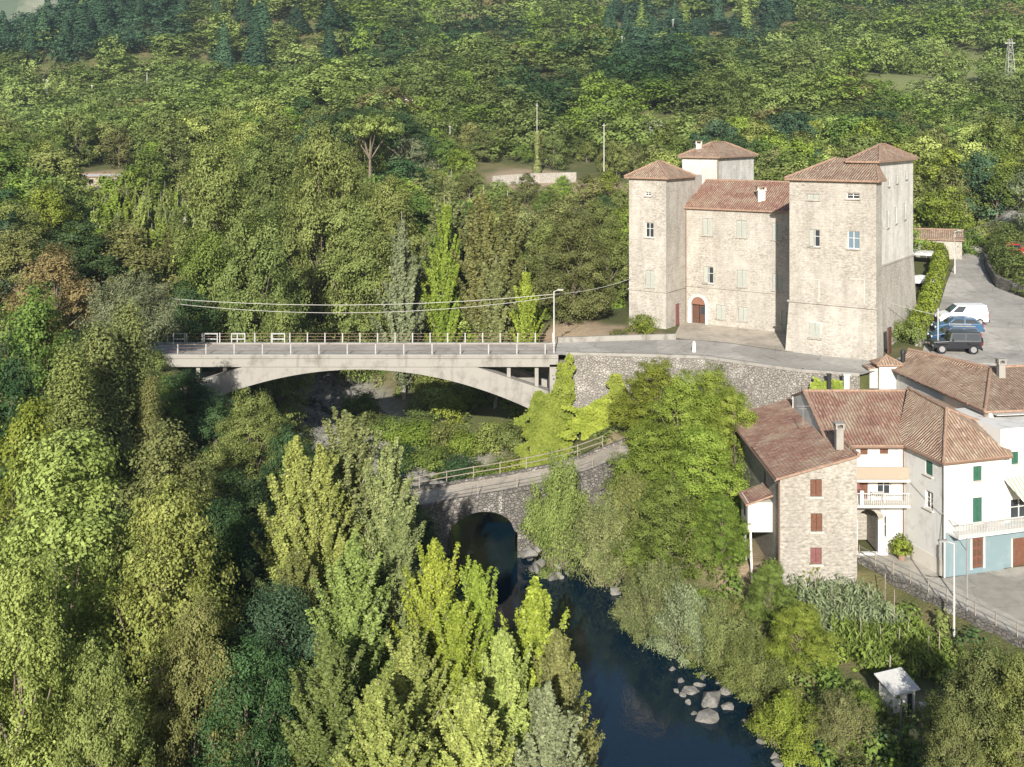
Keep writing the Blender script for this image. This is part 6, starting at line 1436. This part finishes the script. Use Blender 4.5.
cabin('tiny pale hut on the slope behind the castle', 657, 136, 3.2, 3, 3.4, 'white', 'slate', 'hut', 'hut', -.3, True)
cabin('small tan building with flat top among trees at the far left', 105, 188, 8, 5, 2.4, 'cream', 'slate', 'shed', 'shed', .1, True)
cabin('tiny white hut at the far left edge of the poplar stand', 36, 180, 2.4, 2, 1.9, 'white', 'slate', 'hut', 'hut', 0, True)
cabin('low house with brown roof behind the castle by the lane', 930, 0, 8, 5, 2.4, 'castle', 'tile_brown', 'lane_house', 'house', -.35, D=152)
# ruined garden wall on the slope
gp = [hit(px, py) for px, py in ((492, 186), (520, 184), (548, 183), (576, 182))]; t = thing('garden_wall', 'long crumbling pale wall on the slope left of the castle', 'wall', gp[0]); b = MB()
for a, c in zip(gp, gp[1:]): n_ = (c - a).normalized().cross(ez_); b.prism([a - ez_ + n_ * .3, c - ez_ + n_ * .3, c - ez_ - n_ * .3, a - ez_ - n_ * .3], (0, 0, 2.9))
b.build('face', MT['house_stone'], t)
# white canopy beside the castle and pale tarpaulin behind it
def canopy(label, c, w, d, h, m, name, cat, rise=.5, rz=-.5):
    t = thing(name, label, cat, c, rz); u = Vector((math.cos(rz), math.sin(rz), 0)); v = Vector((-u.y, u.x, 0)); K = [c + u * w / 2 * sx + v * d / 2 * sy + ez_ * h for sx, sy in ((-1, -1), (1, -1), (1, 1), (-1, 1))]; ap_ = c + ez_ * (h + rise); b = MB()
    for i in range(4): b.prism([K[i], K[(i + 1) % 4], ap_], (0, 0, .04)); b.prism([K[i] - ez_ * .3, K[(i + 1) % 4] - ez_ * .3, K[(i + 1) % 4], K[i]], (0, 0.03, 0))
    b.build('canopy', MT[m], t)
    for k in K: b = MB(); b.tube([k - ez_ * h, k], .05, 6); b.build('leg', MT['metal_white'], t)
canopy('white fabric canopy beside the rear castle tower', Vector((X_(921, 132), 132, 0.6)), 4.6, 3.6, 2.5, 'white', 'garden_canopy', 'canopy'); canopy('pale tarpaulin roof by the brown roofed house behind the castle', Vector((X_(923, 146), 146, 2.2)), 3.8, 3, 2.6, 'white', 'tarpaulin', 'tarpaulin', .2)

# ------------------------------------------------------------------ cars
MT['tyre'] = mat('tyre', color=(.015, .015, .016), rough=.85); MT['rim'] = mat('wheel_rim', color=(.45, .45, .46), rough=.3, metal=.8); MT['lamp'] = mat('headlight', color=(.6, .6, .58), rough=.15, spec=.6); MT['tail'] = mat('tail_light', color=(.35, .02, .02), rough=.2); MT['trim'] = mat('black_trim', color=(.02, .02, .02), rough=.6); MT['carglass'] = mat('car_glass', color=(.02, .026, .032), rough=.04, spec=.8)
def car(label, loc, rz, paint, lower, cabin_, L_, Wd, wheel=.32, wx=(.75, .77), rough=.25, spare=False, name='parked_car', glass=None, cat='car', rack=False):
    """profiles run front (x=-L/2) to back, as (x, z); cabin narrows to its roof"""
    t = thing(name, label, cat, loc, rz); t.scale = (1.1, 1.1, 1.1); pm = mat('car_paint', color=paint, rough=rough, spec=.6); hw = Wd / 2
    b = MB(); n = len(lower)
    for s in (-1, 1):
        q = [Vector((x, s * hw * (.96 if abs(x) > L_ * .46 else 1), z)) for x, z in lower]; b.poly(q if s < 0 else q[::-1])
    for (xa, za), (xb, zb_) in zip(lower, lower[1:] + lower[:1]):
        fa, fb = (.96 if abs(xa) > L_ * .46 else 1), (.96 if abs(xb) > L_ * .46 else 1)
        b.poly([(xb, -hw * fb, zb_), (xa, -hw * fa, za), (xa, hw * fa, za), (xb, hw * fb, zb_)])
    zc = min(z for x, z in cabin_); zt = max(z for x, z in cabin_); wd = lambda z: hw * (.97 - .17 * (z - zc) / (zt - zc))
    for s in (-1, 1):
        q = [Vector((x, s * wd(z), z)) for x, z in cabin_]; b.poly(q if s < 0 else q[::-1])
    for (xa, za), (xb, zb_) in zip(cabin_, cabin_[1:]): b.poly([(xb, -wd(zb_), zb_), (xa, -wd(za), za), (xa, wd(za), za), (xb, wd(zb_), zb_)])
    def loc_build(bb, nm, mm, par, bv=0):
        me_o = bb.build(nm, mm, None, bv, True); me_o.parent = par; return me_o
    loc_build(b, 'body', pm, t, .05)
    xs_ = [x for x, z in cabin_]; xf, xr = cabin_[0], cabin_[-1]; f1, r1 = cabin_[1], cabin_[-2]
    def pane(nm, pts):
        bb = MB(); p = [Vector(q) for q in pts]; nrm = (p[1] - p[0]).cross(p[2] - p[0]).normalized(); bb.prism([q - nrm * .006 for q in p], nrm * .022); loc_build(bb, nm, MT['carglass'], t)
    e = .08
    def mixp(a, c, s): return (a[0] + (c[0] - a[0]) * s, a[1] + (c[1] - a[1]) * s)
    a, c = mixp(xf, f1, .1), mixp(xf, f1, .9); pane('windscreen', [(a[0] - .01, wd(a[1]) - e, a[1]), (a[0] - .01, -wd(a[1]) + e, a[1]), (c[0] - .01, -wd(c[1]) + e, c[1]), (c[0] - .01, wd(c[1]) - e, c[1])])
    a, c = mixp(xr, r1, .25), mixp(xr, r1, .88); pane('rear_window', [(a[0] + .01, -wd(a[1]) + e, a[1]), (a[0] + .01, wd(a[1]) - e, a[1]), (c[0] + .01, wd(c[1]) - e, c[1]), (c[0] + .01, -wd(c[1]) + e, c[1])])
    zl, zh = zc + (zt - zc) * .14, zc + (zt - zc) * .84
    fx = lambda z: np.interp(z, [xf[1], f1[1]], [xf[0], f1[0]]); rx = lambda z: np.interp(z, [xr[1], r1[1]], [xr[0], r1[0]])
    xl0, xl1, xh0, xh1 = fx(zl) + .16, rx(zl) - .14, fx(zh) + .14, rx(zh) - .12
    spl = glass or ((0, .48), (.52, 1))
    for s in (-1, 1):
        for (g0, g1) in spl:
            q = [(xl0 + (xl1 - xl0) * g0, zl), (xl0 + (xl1 - xl0) * g1, zl), (xh0 + (xh1 - xh0) * g1, zh), (xh0 + (xh1 - xh0) * g0, zh)]; q = [(x, s * (wd(z) + .004), z) for x, z in q]; pane('side_window', q if s < 0 else q[::-1])
    for s in (-1, 1):
        for x in (-L_ / 2 + wx[0], L_ / 2 - wx[1]):
            bb = MB(); y0, y1 = s * (hw - .2), s * (hw + .015); bb.tube([(x, y0, wheel), (x, y0 + (y1 - y0) * .1, wheel), (x, y1, wheel)], [wheel * .93, wheel, wheel], 20); w_ = loc_build(bb, 'wheel', MT['tyre'], t)
            bb = MB(); bb.tube([(x, y1, wheel), (x, y1 + s * .012, wheel)], wheel * .62, 16); loc_build(bb, 'rim', MT['rim'], w_)
        bb = MB(); bb.box((-L_ / 2 + .05, s * hw * .68, lower[1][1] if False else .66), (.12, .32, .16)); loc_build(bb, 'headlight', MT['lamp'], t)
        bb = MB(); bb.box((L_ / 2 - .03, s * hw * .8, .85), (.08, .16, .3)); loc_build(bb, 'tail_light', MT['tail'], t)
        bb = MB(); bb.box((f1[0] - .25 if False else xf[0] + .32, s * (hw + .07), zc + .12), (.1, .16, .12)); loc_build(bb, 'mirror', pm, t)
    bb = MB(); bb.box((-L_ / 2 - .01, 0, .42), (.1, Wd * .92, .2)); loc_build(bb, 'bumper', MT['trim'], t); bb = MB(); bb.box((L_ / 2 + .01, 0, .42), (.1, Wd * .92, .2)); loc_build(bb, 'bumper', MT['trim'], t)
    if spare:
        bb = MB(); bb.tube([(L_ / 2 + .03, 0, .95), (L_ / 2 + .24, 0, .95)], .36, 18); loc_build(bb, 'spare_wheel', MT['tyre'], t)
        for s in (-1, 1):
            for x in (-L_ / 2 + wx[0], L_ / 2 - wx[1]): bb = MB(); bb.box((x, s * (hw + .1), wheel * 2 + .12), (.95, .24, .07)); loc_build(bb, 'mudguard', MT['trim'], t)
    if rack:
        for s in (-1, 1): bb = MB(); bb.bar((cabin_[1][0] + .2, s * hw * .68, zt + .05), (cabin_[-2][0] - .1, s * hw * .68, zt + .05), .04); loc_build(bb, 'roof_rail', MT['metal'], t)
    return t
def parked(px, py, D): x = X_(px, D); return (x, D, h1(x, D) + .08)
lowA = [(-2.1, .3), (-2.12, .62), (-1.95, .8), (-1.05, .98), (1.95, 1.02), (2.1, .85), (2.1, .32)]; cabA = [(-1.1, .96), (-.45, 1.46), (1.35, 1.5), (1.95, 1.0)]
lowJ = [(-2.0, .45), (-2.0, .98), (-.75, 1.08), (1.95, 1.1), (1.98, .45)]; cabJ = [(-.72, 1.06), (-.5, 1.8), (1.9, 1.82), (1.97, 1.08)]
lowV = [(-2.2, .3), (-2.22, .7), (-2.0, .95), (-1.25, 1.15), (2.15, 1.18), (2.2, .35)]; cabV = [(-1.35, 1.1), (-.5, 1.85), (2.05, 1.9), (2.18, 1.15)]
rzc = math.radians(-6)
car('black off road jeep with round spare wheel, nearest of the parked cars', parked(955, 0, 103.6), rzc, (.012, .013, .018), lowJ, cabJ, 4.0, 1.75, .4, (.7, .72), .3, True, name='parked_jeep', cat='jeep')
car('dark blue estate car with pale roof parked beside black jeep', parked(954, 0, 106.8), rzc, (.02, .06, .13), lowA, [(-1.1, .96), (-.45, 1.5), (1.75, 1.52), (2.05, 1.0)], 4.25, 1.75, rack=True)
car('blue hatchback parked between the estate car and white van', parked(957, 0, 110.2), rzc, (.03, .09, .17), lowA, cabA, 4.25, 1.72)
car('white panel van parked at the far end of the row', parked(961.5, 0, 113.8), rzc, (.72, .72, .72), lowV, cabV, 4.5, 1.85, .33, (.8, .85), .3, glass=((0, .3),), name='parked_van', cat='van')
p = hit(1014, 274, 100); car('small red car on the drive at the right edge', (X_(1013, 141), 141, h1(X_(1013, 141), 141) + .4), math.radians(80), (.45, .03, .03), lowA, cabA, 4.1, 1.68)

# ------------------------------------------------------------------ street and garden details
p = atz(694, 352, 0.05); t = thing('bollard', 'small white bollard on the road edge before the castle door', 'bollard', p); b = MB(); b.tube([p - ez_ * .1, p + ez_ * .75, p + ez_ * .95, p + ez_ * 1.05], [.2, .17, .13, .03], 10); b.build('post', MT['white'], t)
# street edge wall with railing
sl2 = [(25.0, 79.2), (26.4, 76.2), (28.7, 71.2), (31.6, 64.9), (33.4, 61)]; t = thing('street_wall', 'low retaining wall with thin railing along the outer street edge', 'wall', (28, 73, -10)); b = MB(); r = MB(); q = MB()
for (xa, ya), (xb, yb) in zip(sl2, sl2[1:]):
    u = Vector((xb - xa, yb - ya, 0)); Ln = u.length; u.normalize(); n_ = u.cross(ez_); b.prism([Vector((xa, ya, -13)) + n_ * .18, Vector((xb, yb, -13)) + n_ * .18, Vector((xb, yb, -13)) - n_ * .18, Vector((xa, ya, -13)) - n_ * .18], (0, 0, 3.2))
    k = 0
    while k < Ln: c = Vector((xa, ya, -9.8)) + u * k; q = MB(); q.box(c + ez_ * .45, (.06, .06, .95)); q.build('railing_post', MT['wood_pole'], t); k += 1.6
    for z in (-9.4, -8.95): r.bar((xa, ya, z), (xb, yb, z), .04)
b.build('face', MT['rubble_low'], t); r.build('railing_bar', MT['metal'], t)
# potted palm by the passage
p = Vector((28.15, 79.5, -10.05)); t = thing('potted_plant', 'bushy potted plant against the white wall beside the passage', 'plant', p); b = MB(); b.tube([p, p + ez_ * .5], [.22, .3], 12); b.build('pot', MT['ridge'], t)
n = 900; d = unit(n); d[:, 2] = np.abs(d[:, 2]) * 1.0; P = np.array(p) + np.array([0, 0, .55]) + d * np.array([.85, .8, 1.3]) * G.uniform(.3, 1.05, (n, 1)); V, F = leaves(P, d + unit(n) * .5, .34, .3); link('foliage', np_mesh('pot_foliage', V - np.array(p), F, L['ivy'], tint=G.random(n)), t, True)
# white garden shed
p = at(897, 700, 62.5); gz = h1(p.x, p.y); p.z = gz; t = thing('garden_shed', 'small white boarded shed with slanted roof in the lower garden', 'shed', p, -.25); u = Vector((math.cos(.35), math.sin(.35), 0)); v = Vector((-u.y, u.x, 0)); o = p - u * .75 - v * .6; b = MB(); b.wall(o, u, 1.5, 1.55, [(.95, 1.4, .1, 1.4)], .08, zmin=-.4); back(b, o, u, .95, 1.4, .1, 1.4, .15, 1)
b.wall(o + u * 1.5, v, 1.2, 1.55, zmin=-.4); b.wall(o + u * 1.5 + v * 1.2, -u, 1.5, 2.0, zmin=-.4); b.wall(o + v * 1.2, -v, 1.2, 1.55, zmin=-.4)
for k in range(8): b.box(o + u * (.1 + .12 * k) - v * .012 + ez_ * .75, (.02, .02, 1.5), u, v)
b.build('wall', [MT['frame_white'], MT['dark']], t); b = MB(); A_ = [o - u * .2 - v * .2 + ez_ * 1.55, o + u * 1.7 - v * .2 + ez_ * 1.6, o + u * 1.7 + v * 1.4 + ez_ * 2.1, o - u * .2 + v * 1.4 + ez_ * 2.05]; b.prism(A_, (0, 0, .06)); b.build('roof', MT['metal_white'], t)
p = at(927, 697, 62.2); p.z = h1(p.x, p.y) + .02; t = thing('garden_table', 'small pale garden table in the shade right of white shed', 'table', p); b = MB(); b.box(p + ez_ * .72, (.75, .4, .05)); b.build('table_top', MT['frame_white'], t)
for sx in (-1, 1): b = MB(); b.box(p + Vector((.3 * sx, 0, .35)), (.05, .3, .7)); b.build('leg', MT['frame_white'], t)
p = at(914, 735, 59.0); p.z = h1(p.x, p.y); t = thing('covered_woodpile', 'pale yellow cover draped over a stake in the lower garden', 'cover', p); b = MB(); b.tube([p + ez_ * .1, p + ez_ * .5, p + ez_ * .95, p + ez_ * 1.1], [.34, .36, .25, .05], 9); b.build('cover', mat('yellow_cover', speckled((.62, .52, .24), .2, 5, 20), rough=.9), t); b = MB(); b.tube([p - ez_ * .2, p + ez_ * .3], .05, 6); b.build('stake', MT['wood_pole'], t)
for px, py, D, H_ in ((900, 733, 60.5, 1.9), (889, 672, 65, 2.1), (922, 752, 57.5, 1.5)):
    p = at(px, py, D); p.z = h1(p.x, p.y); t = thing('garden_stake', {900: 'thick pale stake just below the white shed', 889: 'pale stake behind the white shed roof', 922: 'short leaning stake below the yellow cover'}[px], 'stake', p); b = MB(); b.tube([p - ez_ * .2, p + Vector((.08, 0, H_))], .05, 6); b.build('shaft', MT['wood_pole'], t)
# ruined pier half hidden among the trees, lower left
p = at(104, 716, 48.5); t = thing('stone_pier', 'squared tan stone pier half hidden in the lower left trees', 'pier', (p.x, p.y, p.z - 3)); b = MB(); b.box(p + Vector((0, .4, -1.6)), (.85, .9, 4.8)); b.build('shaft', MT['house_stone'], t, .03); b = MB(); b.box(p + Vector((0, .4, .86)), (1.0, 1.05, .12)); b.build('cap', MT['house_stone'], t)
